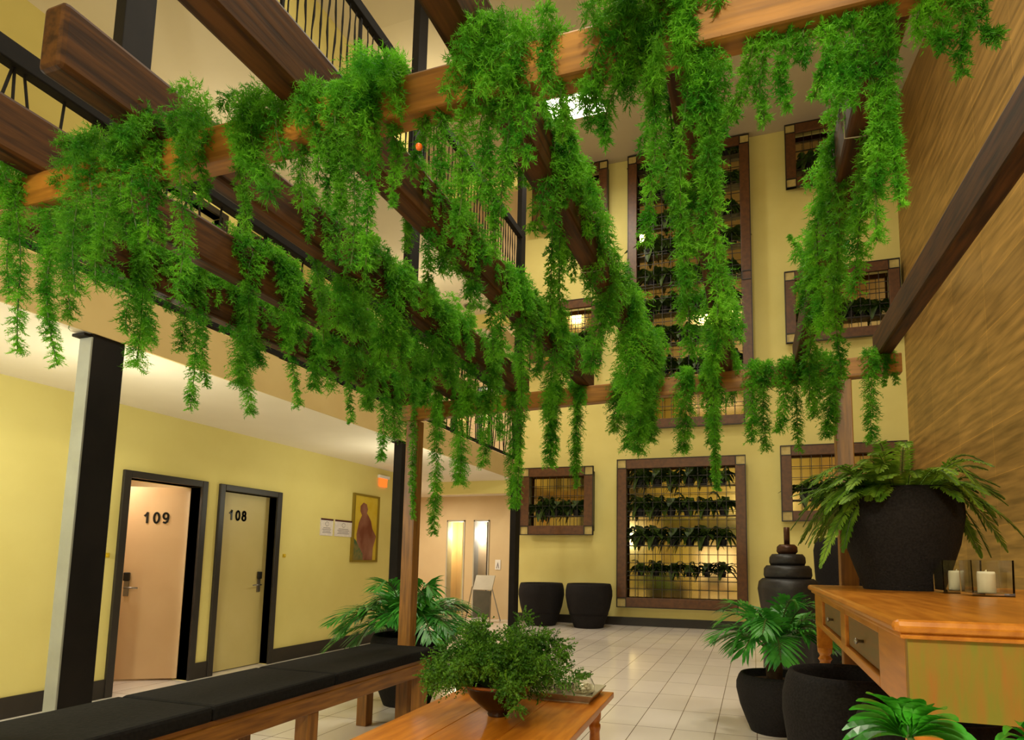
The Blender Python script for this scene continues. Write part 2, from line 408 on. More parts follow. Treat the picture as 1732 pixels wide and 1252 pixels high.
# door rooms behind the left wall
def room_door(n, y0, y1, z0, lit, leaf, swing=0):
    r = sroot('door_%d' % n, (XL, y0, z0)); z1 = z0+2.06
    fr = MB().box(XL-.17, XL+.03, y0-.07, y0, z0, z1+.07).box(XL-.17, XL+.03, y1, y1+.07, z0, z1+.07).box(XL-.17, XL+.03, y0, y1, z1, z1+.07)
    fr.build('door_frame', M['dark'], r, bevel=.006)
    if swing == 0:
        lf = MB().box(XL-.15, XL-.11, y0, y1, z0+.01, z1).build('door_leaf', leaf, r)
        return r, lf, np.array([XL-.11, (y0+y1)/2, 0]), np.array([0,1.,0])
    a = math.radians(swing); d = np.array([-math.sin(a), -math.cos(a), 0]); hinge = np.array([XL-.13, y1-.01, z0+.02]); nrmv = np.array([math.cos(a), -math.sin(a), 0])
    Ld = y1-y0-.09
    lf = MB().obox(hinge-nrmv*.04, d*Ld, nrmv*.04, np.array([0,0,2.03])).build('door_leaf', leaf, r)
    return r, lf, hinge+d*Ld*.45-np.array([0,0,z0]), -d

r, lf, c, du = room_door(1, 4.21, 5.00, 0, None, M['door_pink'], swing=62)
nn = np.cross(du, [0,0,1])
digits('room_number', '109', c*[1,1,0]+np.array([0,0,1.665]), du, .105, M['black_plastic'], lf)
def handle(o, n, du, lf, lever=1):
    mb = MB().obox(o-du*.025+np.array([0,0,-.12]), du*.05, n*.012, np.array([0,0,.16])); mb.build('handle_plate', M['metal'], lf, bevel=.004)
    MB().obox(o-du*.03+np.array([0,0,.04]), du*.06, n*.03, np.array([0,0,.09])).build('card_reader', M['black_plastic'], lf, bevel=.008)
    MB().tube([o+n*.01-np.array([0,0,.03]), o+n*.05-np.array([0,0,.03]), o+n*.055+du*.05*lever-np.array([0,0,.03]), o+n*.055+du*.13*lever-np.array([0,0,.032])], .009, 8).build('lever_handle', M['metal'], lf, smooth=True)
handle(c*[1,1,0]-du*.235+np.array([0,0,1.0]), nn, du, lf)
r, lf, c, du = room_door(2, 5.30, 6.10, 0, None, M['door'])
digits('room_number', '108', (XL-.11, 5.62, 1.745), (0,1,0), .105, M['black_plastic'], lf)
handle(np.array([XL-.11, 6.0, 1.0]), np.array([1.,0,0]), du, lf, -1)
n = 3
for z0 in (F2, F3):
    for a, b in DU:
        r, lf, c, du = room_door(n, a, b, z0, None, M['door']); n += 1
        handle(np.array([XL-.11, b-.1, z0+1.0]), np.array([1.,0,0]), du, lf, -1)
# little lobby seen through the open door
struct('wall_room', MB().box(-7.6, -7.5, 4.0, 5.25, 0, 2.5).box(-7.5, XL-.2, 3.95, 4.05, 0, 2.5).box(-7.5, XL-.2, 5.15, 5.25, 0, 2.5).box(-7.6, XL-.2, 3.95, 5.25, 2.4, 2.5), M['beige'])
# hall doorways: dark linings, pale leaves standing ajar, lit rooms behind
n = 20
for z0 in (0, F2, F3):
    for i, (a, b) in enumerate(HD):
        r = sroot('door_%d' % n, (a, YB, z0)); n += 1
        MB().box(a, a+.03, YB-.02, YB+.2, z0, z0+2.2).box(b-.03, b, YB-.02, YB+.2, z0, z0+2.2).box(a, b, YB-.02, YB+.2, z0+2.17, z0+2.2).build('door_frame', M['greylight'] if z0 == 0 else M['dark'], r)
        MB().box(b-.075, b-.035, YB+.02, YB+.55, z0+.01, z0+2.16).build('door_leaf', M['dark'] if z0 == 0 and i == 1 else M['door'], r)
        struct('wall_room', MB().box(a-.25, b+.25, YB+.9, YB+1.0, z0, z0+2.6).box(a-.25, a-.2, YB+.2, YB+.9, z0, z0+2.6).box(b+.2, b+.25, YB+.2, YB+.9, z0, z0+2.6).box(a-.25, b+.25, YB+.2, YB+1.4, z0+2.6, z0+2.65), M['beige'] if i == 0 else M['ceil'])
struct('floor_rooms', MB().box(-7.6, XL-.2, 3.95, 5.25, -.1, .001).box(-7.1, -5.2, YB+.2, YB+1.4, -.1, .001), M['floor'])
# assumed glowing panels on the wall behind the camera, added for bright mirror reflections
for i, (x0, x1, z0, z1) in enumerate(((-2.3,-.75,.45,1.95),(-2.7,-.35,8.3,8.6))):
    r = sroot('window_%d' % (i+1), ((x0+x1)/2, YF, z0))
    MB().box(x0, x1, YF, YF+.02, z0, z1).build('pane', M['lit_white'], r)
    fr = MB().box(x0-.06, x0, YF, YF+.05, z0-.06, z1+.06).box(x1, x1+.06, YF, YF+.05, z0-.06, z1+.06).box(x0, x1, YF, YF+.05, z1, z1+.06).box(x0, x1, YF, YF+.05, z0-.06, z0)
    for kx in (1/3, 2/3): fr.box(x0+(x1-x0)*kx-.012, x0+(x1-x0)*kx+.012, YF+.02, YF+.04, z0, z1)
    fr.build('window_frame', M['dark'], r)

# ------------------------------------------------------------------ steel columns
for y0, where in ((2.66,'beside the open door, nearest of the three on the left'),(6.28,'behind the brown pergola post, middle of the three'),(10.0,'at the far end of the galleries beside the framed plants')):
    r = thing('steel_column', 'tall near-black steel column '+where, 'column', (-4.11, y0+.11, 0), 'steel columns of the galleries')
    mb = MB().box(-4.16, -4.06, y0, y0+.21, 0, H1).box(-4.16,-4.06, y0, y0+.21, F2, H2).box(-4.16,-4.06, y0, y0+.21, F3, 9.15 if y0 < 7 else 9.79)
    mb.build('shaft', M['steel'], r, bevel=.006)
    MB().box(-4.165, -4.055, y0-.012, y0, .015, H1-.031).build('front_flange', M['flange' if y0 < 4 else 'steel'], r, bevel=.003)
    MB().box(-4.19, -4.065, y0-.03, y0+.24, 0, .015).build('base_plate', M['steel'], r)
    MB().box(-4.18, -4.07, y0-.05, y0, H1-.03, H1-.012).build('top_bracket', M['steel'], r)

# ------------------------------------------------------------------ gallery railings
bays = [(YF+.1, 2.64), (2.89, 6.26), (6.51, 9.98)]
bayn = ['nearest bay, left of the first steel column', 'middle bay, between the first and second steel columns', 'far bay, between the second and third steel columns']
for fl, zf, fname in ((0, F2, 'lower'), (1, F3, 'upper')):
    for (a, b), bn in zip(bays, bayn):
        r = thing('gallery_railing', 'black iron railing of the %s gallery, %s' % (fname, bn), 'railing', (XC-.03, (a+b)/2, zf), 'gallery railings')
        MB().box(XC-.07, XC+.02, a, b, zf+1.05, zf+1.18).build('handrail', M['iron'], r, bevel=.008)
        MB().box(XC-.05, XC-.01, a, b, zf+.03, zf+.07).build('bottom_rail', M['iron'], r)
        np_ = int((b-a)/.9)
        for q in range(np_+1):
            yy = a+.02+(b-a-.04)*q/np_
            MB().box(XC-.045, XC-.015, yy-.015, yy+.015, zf, zf+1.05).build('rail_post', M['iron'], r)
        n = int((b-a)/(.115 if fl == 0 else .105))
        lean = [-.085, .02, .085, -.02] if fl == 0 else [0, .012, -.012]
        if a < 0: lo_y = .9
        else: lo_y = a
        for q in range(n):
            yy = a+(q+.5)*(b-a)/n
            if yy < lo_y: continue
            ln = lean[q % len(lean)]
            if fl == 0: MB().tube([(XC-.03, yy-ln, zf+.07), (XC-.03, yy+ln, zf+1.05)], .0085, 5).build('baluster', M['iron'], r)
            else:
                zz = np.linspace(zf+.07, zf+1.05, 7); MB().tube([(XC-.03, yy+ln*math.sin(z*9), z) for z in zz], [.008,.008,.013,.008,.012,.008,.008], 5).build('baluster', M['iron'], r)

# ------------------------------------------------------------------ things on walls and ceilings of the galleries
for i, (x, y, z, w) in enumerate(((-4.82, 9.2, H1, 'on the lower gallery ceiling near the lit hall'), (-4.87, 9.56, H2, 'on the upper gallery ceiling'))):
    r = thing('ceiling_detector', 'small round ceiling detector '+w, 'smoke detector', (x, y, z), 'ceiling detectors')
    MB().lathe([(.13,-.012),(.13,0)], x, y, z, 32).build('base', M['greylight'], r, smooth=False)
    MB().lathe([(.03,-.06),(.08,-.05),(.1,-.03),(.1,-.012)], x, y, z, 32).build('housing', M['grey'], r, smooth=True)
r = thing('emergency_sign', 'small glowing orange sign under a white box high on the left wall', 'sign', (XL, 8.33, 2.5))
MB().box(XL, XL+.05, 8.2, 8.48, 2.6, 2.65).build('housing', M['white'], r, bevel=.005)
MB().box(XL+.012, XL+.024, 8.24, 8.44, 2.47, 2.6).build('lit_panel', M['signlit'], r)
for y, z, w in ((4.06,1.31,'left of the open door numbered 109'), (6.28,1.33,'right of the closed door numbered 108'), (6.3,4.42,'on the upper gallery wall')):
    r = thing('doorbell', 'small yellow doorbell button '+w, 'doorbell', (XL, y, z), 'yellow doorbells')
    MB().box(XL-.004, XL+.012, y-.022, y+.022, z-.022, z+.022).build('plate', M['brass'], r, bevel=.004)
    MB().obox((XL+.01, y-.012, z-.012), (.012,0,0), (0,.024,0), (0,0,.024)).build('button', M['brass'], r, bevel=.005)
for (y0, y1), w in (((6.92,7.18),'narrow white notice with a maroon header, left of the pair beside the painting'), ((7.22,7.60),'wide white notice with a maroon header, right of the pair beside the painting')):
    r = thing('wall_notice', w, 'notice', (XL, (y0+y1)/2, 1.62), 'notices on the left wall')
    MB().box(XL, XL+.012, y0, y1, 1.62, 1.86).build('sheet', M['paper'], r)
    MB().box(XL+.012, XL+.015, y0, y1, 1.835, 1.86).build('header', M['header'], r)
    pm = MB(); cyy = y0+(y1-y0)*.5
    pm.tube([(XL+.0135, cyy+.035*math.cos(a), 1.785+.03*math.sin(a)) for a in np.linspace(0,2*PI,20)[:-1]], .003, 4, closed=True)
    for q in range(4):
        l = (y1-y0)*(.34 if q % 2 else .28); pm.box(XL+.012, XL+.0145, cyy-l, cyy+l, 1.725-.022*q, 1.733-.022*q)
    pm.build('print', M['ink'], r)
r = thing('framed_painting', 'tall yellow framed painting of a robed brown figure on the left wall', 'painting', (XL, 7.93, 1.26))
MB().box(XL, XL+.02, 7.63, 8.22, 1.27, 2.27).build('canvas', M['canvas'], r)
MB().box(XL, XL+.035, 7.60, 7.64, 1.25, 2.29).box(XL, XL+.035, 8.21, 8.25, 1.25, 2.29).box(XL, XL+.035, 7.64, 8.21, 1.25, 1.28).box(XL, XL+.035, 7.64, 8.21, 2.26, 2.29).build('picture_frame', M['gilt'], r)
fy = lambda u: 7.64+.57*u; fz = lambda v: 1.28+.98*v
MB().prism([(fy(u),fz(v)) for u,v in ((.15,.0),(.85,.0),(.86,.2),(.98,.38),(.8,.5),(.72,.62),(.6,.7),(.52,.74),(.56,.8),(.5,.88),(.36,.9),(.24,.84),(.24,.76),(.32,.7),(.2,.58),(.12,.4),(.16,.2))], 'x', XL+.02, XL+.024).build('painted_figure', M['fig'], r)
MB().prism([(fy(u),fz(v)) for u,v in ((.0,.0),(.42,.0),(.4,.1),(.24,.2),(.1,.3),(.0,.34))], 'x', XL+.024, XL+.027).build('painted_leaves', M['fig2'], r)
r = thing('wall_notice', 'small white sign with a dark mark on the hall wall above the easel', 'sign', (-5.43, YB, 1.1))
MB().box(-5.5, -5.37, YB-.015, YB, 1.09, 1.31).build('sheet', M['white'], r)
MB().prism([(-5.47,1.12),(-5.455,1.12),(-5.435,1.2),(-5.415,1.12),(-5.40,1.12),(-5.43,1.25),(-5.44,1.25)], 'y', YB-.019, YB-.015).build('mark', M['ink'], r)
# folding easel board in the hall
r = thing('easel_board', 'grey folding easel board with a pale slanted top panel in the lit hall', 'easel', (-5.45, 11.7, 0))
MB().obox((-5.66,11.62,.68), (.44,0,0), (0,.16,.30), (0,.02,-.011)).build('top_panel', M['greylight'], r, bevel=.006)
MB().obox((-5.64,11.60,.12), (.40,0,0), (0,.03,.54), (0,.02,-.001)).build('lower_panel', M['grey'], r, bevel=.006)
for x, y0, y1 in ((-5.76,11.5,11.68),(-5.20,11.5,11.68),(-5.74,12.1,11.74),(-5.22,12.1,11.74)):
    MB().tube([(x, y0, 0), (x+(.06 if x < -5.5 else -.06), y1, .74)], .012, 6).build('leg', M['metal'], r)

# roof light panels: one in view above the back wall, others only assumed, unseen lights without panels
def roofz(y): return 9.15 if y < 6.9 else 9.15+(y-6.9)*1.14/5.7
r = thing('ceiling_light', 'bright rectangular light panel on the sloping roof ceiling', 'ceiling light', (-3.0, 9.9, roofz(9.9)))
v = [(-3.5,9.52),(-2.5,9.52),(-2.5,10.26),(-3.5,10.26)]
pm = MB(); pm.add([(x,y,roofz(y)-.04) for x,y in v]+[(x,y,roofz(y)-.03) for x,y in v], [(0,1,2,3),(4,7,6,5),(0,4,5,1),(1,5,6,2),(2,6,7,3),(3,7,4,0)]); pm.build('diffuser', M['lamp'], r)
v = [(-3.54,9.48),(-2.46,9.48),(-2.46,10.3),(-3.54,10.3)]
pm = MB(); pm.add([(x,y,roofz(y)-.03) for x,y in v]+[(x,y,roofz(y)+.002) for x,y in v], [(0,1,2,3),(4,7,6,5),(0,4,5,1),(1,5,6,2),(2,6,7,3),(3,7,4,0)]); pm.build('tray_frame', M['white'], r)
# ------------------------------------------------------------------ pergola
RX = [-2.80, -2.32, -1.77, -1.22, -.68, -.16, .34, .86]
per = thing('pergola', 'brown timber pergola of long rafters on two crossbeams, overgrown with green ferns', 'pergola', (-1, 2.8, 0))
MB().box(-3.5, XR-.012, 1.28, 1.35, 2.5, 2.615).build('crossbeam', M['wood_beam'], per, bevel=.008)
fb = MB(); zl = lambda x: 2.475+(x+2.8)*.028
fb.add([(-2.82,4.33,zl(-2.82)),(.96,4.33,zl(.96)),(.96,4.41,zl(.96)),(-2.82,4.41,zl(-2.82)),(-2.82,4.33,zl(-2.82)+.135),(.96,4.33,zl(.96)+.135),(.96,4.41,zl(.96)+.135),(-2.82,4.41,zl(-2.82)+.135)],
       [(0,1,2,3),(4,7,6,5),(0,4,5,1),(1,5,6,2),(2,6,7,3),(3,7,4,0)])
fb.build('crossbeam', M['wood_beam'], per, bevel=.008)
def rzf(x): return zl(x)+.135
for i, x in enumerate(RX):
    zf = rzf(x); w = .043
    y0, y1 = (.98 if i == 2 else .55), 4.5; z0a, z0b = 2.612, zf-.002
    e = (z0b-z0a)/(4.37-1.31); za = z0a+(y0-1.31)*e; zb = z0a+(y1-1.31)*e
    mb = MB(); hh = .19
    mb.add([(x-w,y0,za),(x+w,y0,za),(x+w,y1,zb),(x-w,y1,zb),(x-w,y0,za+hh),(x+w,y0,za+hh),(x+w,y1,zb+hh),(x-w,y1,zb+hh)],
           [(0,1,2,3),(4,7,6,5),(0,4,5,1),(1,5,6,2),(2,6,7,3),(3,7,4,0)])
    o = mb.build('rafter', M['wood_dark'], per, bevel=.014)
    if i in (4, 6):
        for yt in ((1.93, 2.52) if i == 4 else (1.9,)):
            zt = z0a+(yt-1.31)*e; g = .004
            MB().tube([(x-w-g,yt,zt-g),(x,yt,zt-g-.003),(x+w+g,yt,zt-g),(x+w+g,yt,zt+hh/2),(x+w+g,yt,zt+hh+g),(x-w-g,yt,zt+hh+g),(x-w-g,yt,zt+hh/2)], .0022, 5, closed=True).build('wire_tie', M['wire'], o)
for x, y, top in ((-2.725, 4.40, None), (.60, 4.40, None), (-3.35, 1.315, 2.5)):
    z1 = zl(x) if top is None else top
    MB().box(x-.055, x+.055, y-.05, y+.05, 0, z1).build('post', M['wood_post'], per, bevel=.006)

# ------------------------------------------------------------------ bench and cushions
bx0, bx1, by1 = -3.02, -2.43, 4.34
b = thing('slatted_bench', 'long brown wooden bench under the pergola carrying black cushions', 'bench', (-2.72, 2.4, 0))
sm = MB()
for q in range(5): sm.box(bx0+.02+q*.115, bx0+.02+q*.115+.1, .35, by1-.02, .52, .545)
sm.build('seat', M['wood_bench'], b)
MB().box(bx1-.035, bx1, .35, by1-.02, .425, .52).box(bx0, bx0+.035, .35, by1-.02, .425, .52).box(bx0, bx1, .35, .385, .425, .52).box(bx0, bx1, by1-.055, by1-.02, .425, .52).build('apron', M['wood_bench'], b, bevel=.004)
for y in (.5, 1.75, 2.98, 4.22):
    for x in (bx0+.05, bx1-.055):
        MB().box(x-.045, x+.045, y-.045, y+.045, 0, .425 if x > -2.6 else .425).build('leg', M['wood_post'], b, bevel=.005)
for y0, y1, w in ((.35,2.27,'nearest to the viewer at the lower left'), (2.275,3.14,'middle of the three, between the two seams'), (3.145,by1,'farthest of the three, against the pergola post')):
    mb = MB().box(bx0-.01, bx1+.01, y0, y1, .545, .618)
    o = mb.build('bench_cushion', M['cushion'], None, bevel=.018, loc=((bx0+bx1)/2,(y0+y1)/2,.545))
    tag(o, 'black bench cushion '+w, 'cushion', 'bench cushions')

# ------------------------------------------------------------------ coffee table
ct = thing('coffee_table', 'low orange-brown wooden coffee table under the bushy bowl plant', 'table', (-1.28, 2.7, 0))
A = math.radians(1.5); ux = np.array([math.cos(A), math.sin(A), 0]); uy = np.array([-math.sin(A), math.cos(A), 0]); o0 = np.array([-1.745, 1.85, 0])
W, Lg = .945, 1.92
pl = MB()
for q in range(3): pl.obox(o0+ux*(q*W/3)+np.array([0,0,.465]), ux*(W/3-.0015), uy*Lg, np.array([0,0,.035]))
pl.build('tabletop', M['wood_table'], ct, bevel=.004)
MB().obox(o0+ux*.07+uy*.07+np.array([0,0,.385]), ux*(W-.14), uy*.025, (0,0,.08)).obox(o0+ux*.07+uy*(Lg-.095)+np.array([0,0,.385]), ux*(W-.14), uy*.025, (0,0,.08)).obox(o0+ux*.07+uy*.07+np.array([0,0,.385]), ux*.025, uy*(Lg-.14), (0,0,.08)).obox(o0+ux*(W-.095)+uy*.07+np.array([0,0,.385]), ux*.025, uy*(Lg-.14), (0,0,.08)).build('apron', M['wood_table'], ct)
for i in (0,1):
    for j in (0,1):
        p = o0+ux*(.1 if not i else W-.1)+uy*(.1 if not j else Lg-.1)
        MB().lathe([(.028,0),(.024,.05),(.032,.08),(.026,.1),(.034,.2),(.03,.28),(.036,.3),(.036,.32),(.028,.33),(.038,.36),(.038,.465)], p[0], p[1], 0, 16).build('leg', M['wood_table'], ct, smooth=True)

# bowl with a bushy small-leaved plant
bp = np.array([-1.305, 3.02, .50])
r = thing('bowl_plant', 'bushy small-leaved green plant in a dark copper-rimmed bowl on the coffee table', 'potted plant', bp)
MB().lathe([(.05,0),(.055,.012),(.05,.02),(.09,.05),(.145,.1),(.178,.15),(.186,.17),(.176,.17),(.165,.14),(.0,.135)], *bp, 48, caps=False).build('bowl', M['bowl'], r, smooth=True)
MB().tube([(bp[0]+.181*math.cos(a), bp[1]+.181*math.sin(a), bp[2]+.168) for a in np.linspace(0,2*PI,49)[:-1]], .008, 8, closed=True).build('rim', M['copper'], r, smooth=True)
MB().lathe([(.165,.13),(.1,.15),(.0,.155)], *bp, 24, caps=False).build('soil', M['soil'], r, smooth=True)
T = []; ps = []
for q in range(100):
    a = rng.uniform(0, 2*PI); el = rng.uniform(0,1)
    p = arc(bp+np.array([.05*math.cos(a),.05*math.sin(a),.14]), a, rng.uniform(.10,.42)*(1-.3*el)*(1.06+.04*math.cos(a)), rng.uniform(.14,.42)*(0.45+.55*el), rng.uniform(.0,.14 if math.sin(a) < .3 else .22)*(1-el*.6), 8)
    ps.append(p); T.append(spray(p[2:], .085, 260, 10, .013, .011, grav=.2, fwd=.7, taper=.4))
stems_mb(ps, .0016).build('stems', M['stem'], r)
tri_mesh('foliage', np.concatenate(T), M['maiden'], r)

# tray with glass jar and cups
tp = np.array([-1.30, 3.62, .50])
r = thing('serving_tray', 'pale pewter serving tray behind the bowl plant on the coffee table', 'tray', tp)
def frust(mb, x0,x1,y0,y1,z0,z1,e): mb.add([(x0,y0,z0),(x1,y0,z0),(x1,y1,z0),(x0,y1,z0),(x0-e,y0-e,z1),(x1+e,y0-e,z1),(x1+e,y1+e,z1),(x0-e,y1+e,z1)], [(0,1,5,4),(1,2,6,5),(2,3,7,6),(3,0,4,7)])
mb = MB().box(-1.72,-.92,3.44,3.72,.50,.508); mb.build('tray_base', M['tray'], r)
mb = MB(); frust(mb,-1.72,-.92,3.44,3.72,.505,.545,.03); o = mb.build('tray_rim', M['tray'], r); s = o.modifiers.new('thick','SOLIDIFY'); s.thickness = .006
jp = (-1.0, 3.60, .509)
r = thing('glass_jar', 'squat clear glass jar filled with pale stones on the tray', 'jar', jp)
MB().lathe([(.055,0),(.072,.03),(.074,.06),(.055,.095),(.047,.105),(.05,.135),(.055,.14),(.051,.14),(.043,.108),(.05,.092),(.069,.06),(.067,.03),(.05,.006),(0,.006)], *jp, 32, caps=False).build('glass', M['glass'], r, smooth=True)
sm = MB()
for q in range(16):
    a = rng.uniform(0,6.28); d = rng.uniform(0,.045); rr = rng.uniform(.012,.018)
    sm.lathe([(rr*.2,-rr*.7),(rr*.8,-rr*.4),(rr,0),(rr*.8,rr*.4),(rr*.2,rr*.7)], jp[0]+d*math.cos(a), jp[1]+d*math.sin(a), jp[2]+.022+.016*(q//5), 8)
sm.build('pale_stones', M['candle'], r, smooth=True)
for i, (x, y, h, w) in enumerate(((-1.14,3.56,.06,'white candle cup beside the glass jar on the tray'), (-1.23,3.62,.075,'white candle cup half hidden by the bowl plant on the tray'), (-1.12,3.67,.05,'small white candle cup at the back of the tray'))):
    r = thing('candle_cup', w, 'candle', (x,y,.509), 'candle cups on the tray')
    MB().lathe([(.026,0),(.034,h),(.03,h),(.023,.006),(0,.006)], x, y, .509, 24, caps=False).build('glass_cup', M['glass'], r, smooth=True)
    MB().lathe([(.022,.007),(.026,h*.7),(.0,h*.7)], x, y, .509, 20).build('wax', M['candle'], r, smooth=True)
    MB().tube([(x,y,.509+h*.7),(x,y,.509+h*.7+.012)], .0015, 5).build('wick', M['black_plastic'], r)

# ------------------------------------------------------------------ console table on the right
zt = 1.18
cs = thing('console_table', 'tall orange-brown console table with peeling green end panel along the right wall', 'table', (.95, 3.1, 0))
tx0, tx1, ty0, ty1 = .335, 1.55, 1.74, 4.30
MB().box(tx0, tx1, ty0, ty1, zt-.034, zt).build('tabletop', M['wood_console'], cs, bevel=.015)
MB().box(tx0+.02, tx1-.02, ty0+.02, ty1-.02, zt-.05, zt-.034).build('edge_moulding', M['wood_console'], cs, bevel=.006)
ax0, ax1, ay0, ay1 = tx0+.04, tx1-.04, ty0+.04, ty1-.04
za0, za1 = zt-.25, zt-.05
MB().box(ax0, ax1, ay0, ay0+.03, za0, za1).build('end_panel', M['peel'], cs)
MB().box(ax0, ax1, ay1-.03, ay1, za0, za1).build('far_panel', M['wood_console'], cs)
MB().box(ax1-.03, ax1, ay0+.03, ay1-.03, za0, za1).build('back_panel', M['wood_console'], cs)
# left side with two recessed drawers
dr = ((2.17,2.92),(3.06,3.84))
sd = MB(); y = ay0+.03
for a, b2 in dr:
    sd.box(ax0, ax0+.03, y, a, za0, za1).box(ax0, ax0+.03, a, b2, za0, za0+.035).box(ax0, ax0+.03, a, b2, za1-.03, za1); y = b2
sd.box(ax0, ax0+.03, y, ay1-.03, za0, za1)
sd.build('side_panel', M['wood_console'], cs, bevel=.004)
for a, b2 in dr:
    d = MB().box(ax0+.014, ax0+.05, a+.004, b2-.004, za0+.039, za1-.034).build('drawer', M['drawer'], cs, bevel=.005)
    ym = (a+b2)/2; zm = (za0+za1)/2
    MB().tube([(ax0+.014,ym,zm),(ax0-.004,ym,zm),(ax0-.012,ym,zm),(ax0-.018,ym,zm)], [.006,.006,.014,.006], 12).build('knob', M['metal'], d, smooth=True)
prof = [(.03,0),(.034,.03),(.028,.06),(.03,.3),(.04,.55),(.03,.66),(.04,.68),(.03,.70),(.042,.72),(.03,.74),(.042,.76),(.045,.79)]
for x in (ax0+.045, ax1-.045):
    for y in (ay0+.045, ay1-.045):
        MB().lathe(prof, x, y, 0, 20).box(x-.042, x+.042, y-.042, y+.042, .79, za0).build('leg', M['wood_console'], cs, smooth=False)

# large black pot with sword fern on the console
def pot(mb, x, y, z, rb, rm, rt, h, n=48, rim=.03, fill=.85):
    prof = [(rb,0),(rb+(rm-rb)*.35,h*.2),(rb+(rm-rb)*.75,h*.45),(rm,h*.72),(rm*.995,h*.84),(rt+(rm-rt)*.45,h*.95),(rt,h),(rt-rim*.6,h),(rt-rim,h*.96),(rt-rim*1.3,h*fill),(0,h*fill)]
    return mb.lathe(prof, x, y, z, n, caps=False).lathe([(rb,0),(rb*.2,.002)], x, y, z, n, caps=True)
pp = np.array([.80, 3.84, zt])
r = thing('fern_pot', 'arching green sword fern in a large black pot on the console table', 'potted plant', pp)
pot(MB(), *pp, .20, .315, .285, .56).build('pot', M['pot'], r, smooth=True)
T = []; ps = []
for q in range(125):
    a = rng.uniform(0, 2*PI)
    if q < 26: a = rng.uniform(PI*.7, PI*1.4)
    el = rng.uniform(0, 1)
    p = arc(pp+np.array([.12*math.cos(a), .12*math.sin(a), .48]), a, rng.uniform(.24,.47), rng.uniform(.16,.36)*(.5+.5*el), rng.uniform(.1,.2 if abs(a-4.6) < .8 else .56)*(1-.5*el), 12)
    ps.append(p); T.append(pinnate(p, 50, .066, .0115, ang=78, t0=.2, droop=.25, jitter=.08))
stems_mb(ps, .0025).build('stems', M['stem'], r)
tri_mesh('fronds', np.concatenate(T), M['boston'], r)
MB().lathe([(.26,.47),(0,.49)], *pp, 24, caps=False).build('soil', M['soil'], r)

# square candle glasses
for (x, y), w in (((.985,3.55),'square clear candle glass nearer the black fern pot'), ((1.035,3.30),'square clear candle glass at the right beside its twin')):
    r = thing('candle_glass', w, 'candle holder', (x,y,zt), 'square candle glasses')
    q2 = math.sqrt(2); hh = .165
    MB().lathe([(0,0),(.083*q2,0),(.085*q2,hh),(.079*q2,hh),(.076*q2,.014),(0,.014)], x, y, zt, 4, caps=False, ph=PI/4).build('glass', M['glass'], r)
    c = MB().lathe([(.036,0),(.037,.004),(.037,.085),(.034,.098),(.02,.094),(.012,.088),(0,.086)], x, y, zt+.0145, 28).build('candle', M['candle'], r, smooth=True)
    MB().tube([(x,y,zt+.1),(x,y,zt+.115),(x+.003,y,zt+.122)], [.006,.004,.001], 6).build('flame_tip', M['candle'], c)

# ------------------------------------------------------------------ black floor pots
def floor_pot(x, y, rb, rm, rt, h, label, group='empty black floor pots'):
    o = pot(MB(), x, y, 0, rb, rm, rt, h, fill=.3).build('floor_pot', M['pot'], None, smooth=True, loc=(x,y,0))
    return tag(o, label, 'pot', group)
floor_pot(-4.17, 11.76, .30, .47, .43, .85, 'wide black pot on the floor beside the far steel column, left of its twin')
floor_pot(-3.15, 11.72, .29, .47, .43, .86, 'wide black pot on the floor just left of the large low plant frame')
floor_pot(.44, 3.50, .20, .31, .27, .76, 'empty black pot by the console table leg, behind the one nearer the viewer')
floor_pot(.58, 2.42, .19, .27, .22, .82, 'empty black pot under the near end of the console table')
floor_pot(-2.30, 4.95, .17, .25, .22, .55, 'black pot on the floor behind the coffee table')
floor_pot(.86, 6.3, .22, .34, .30, .62, 'black pot in the shade behind the console table leg')
o = MB().lathe([(.34,0),(.36,.03),(.30,.10),(.27,.3),(.29,.7),(.33,1.2),(.34,1.5),(.31,1.64),(.27,1.67),(.24,1.67),(.22,1.5),(0,1.48)], 1.13, 9.0, 0, 40, caps=False).build('tall_vase', M['pot'], None, smooth=True, loc=(1.13,9.0,0))
tag(o, 'tall slim black floor vase behind the right pergola post', 'vase')
# tiered black fountain
fx, fy0 = .40, 8.0
r = thing('tiered_fountain', 'black tiered fountain of stacked bowls topped by a bronze spout, near the back wall', 'fountain', (fx,fy0,0))
MB().lathe([(.28,0),(.31,.04),(.30,.6),(.34,.85),(.36,1.0),(.345,1.09),(.30,1.13),(0,1.13)], fx, fy0, 0, 40).build('basin', M['fount'], r, smooth=True)
MB().lathe([(.27,1.13),(.285,1.17),(.28,1.25),(.25,1.29),(0,1.29)], fx, fy0, 0, 40).build('middle_tier', M['fount'], r, smooth=True)
MB().lathe([(.20,1.29),(.215,1.33),(.21,1.39),(.18,1.43),(0,1.43)], fx, fy0, 0, 40).build('upper_tier', M['fount'], r, smooth=True)
MB().lathe([(.10,1.43),(.125,1.46),(.12,1.52),(.09,1.55),(0,1.55)], fx, fy0, 0, 32).build('top_cup', M['bronze'], r, smooth=True)
MB().lathe([(.035,1.55),(.036,1.76),(.03,1.765),(0,1.765)], fx, fy0, 0, 16).build('spout', M['bronze'], r, smooth=True)

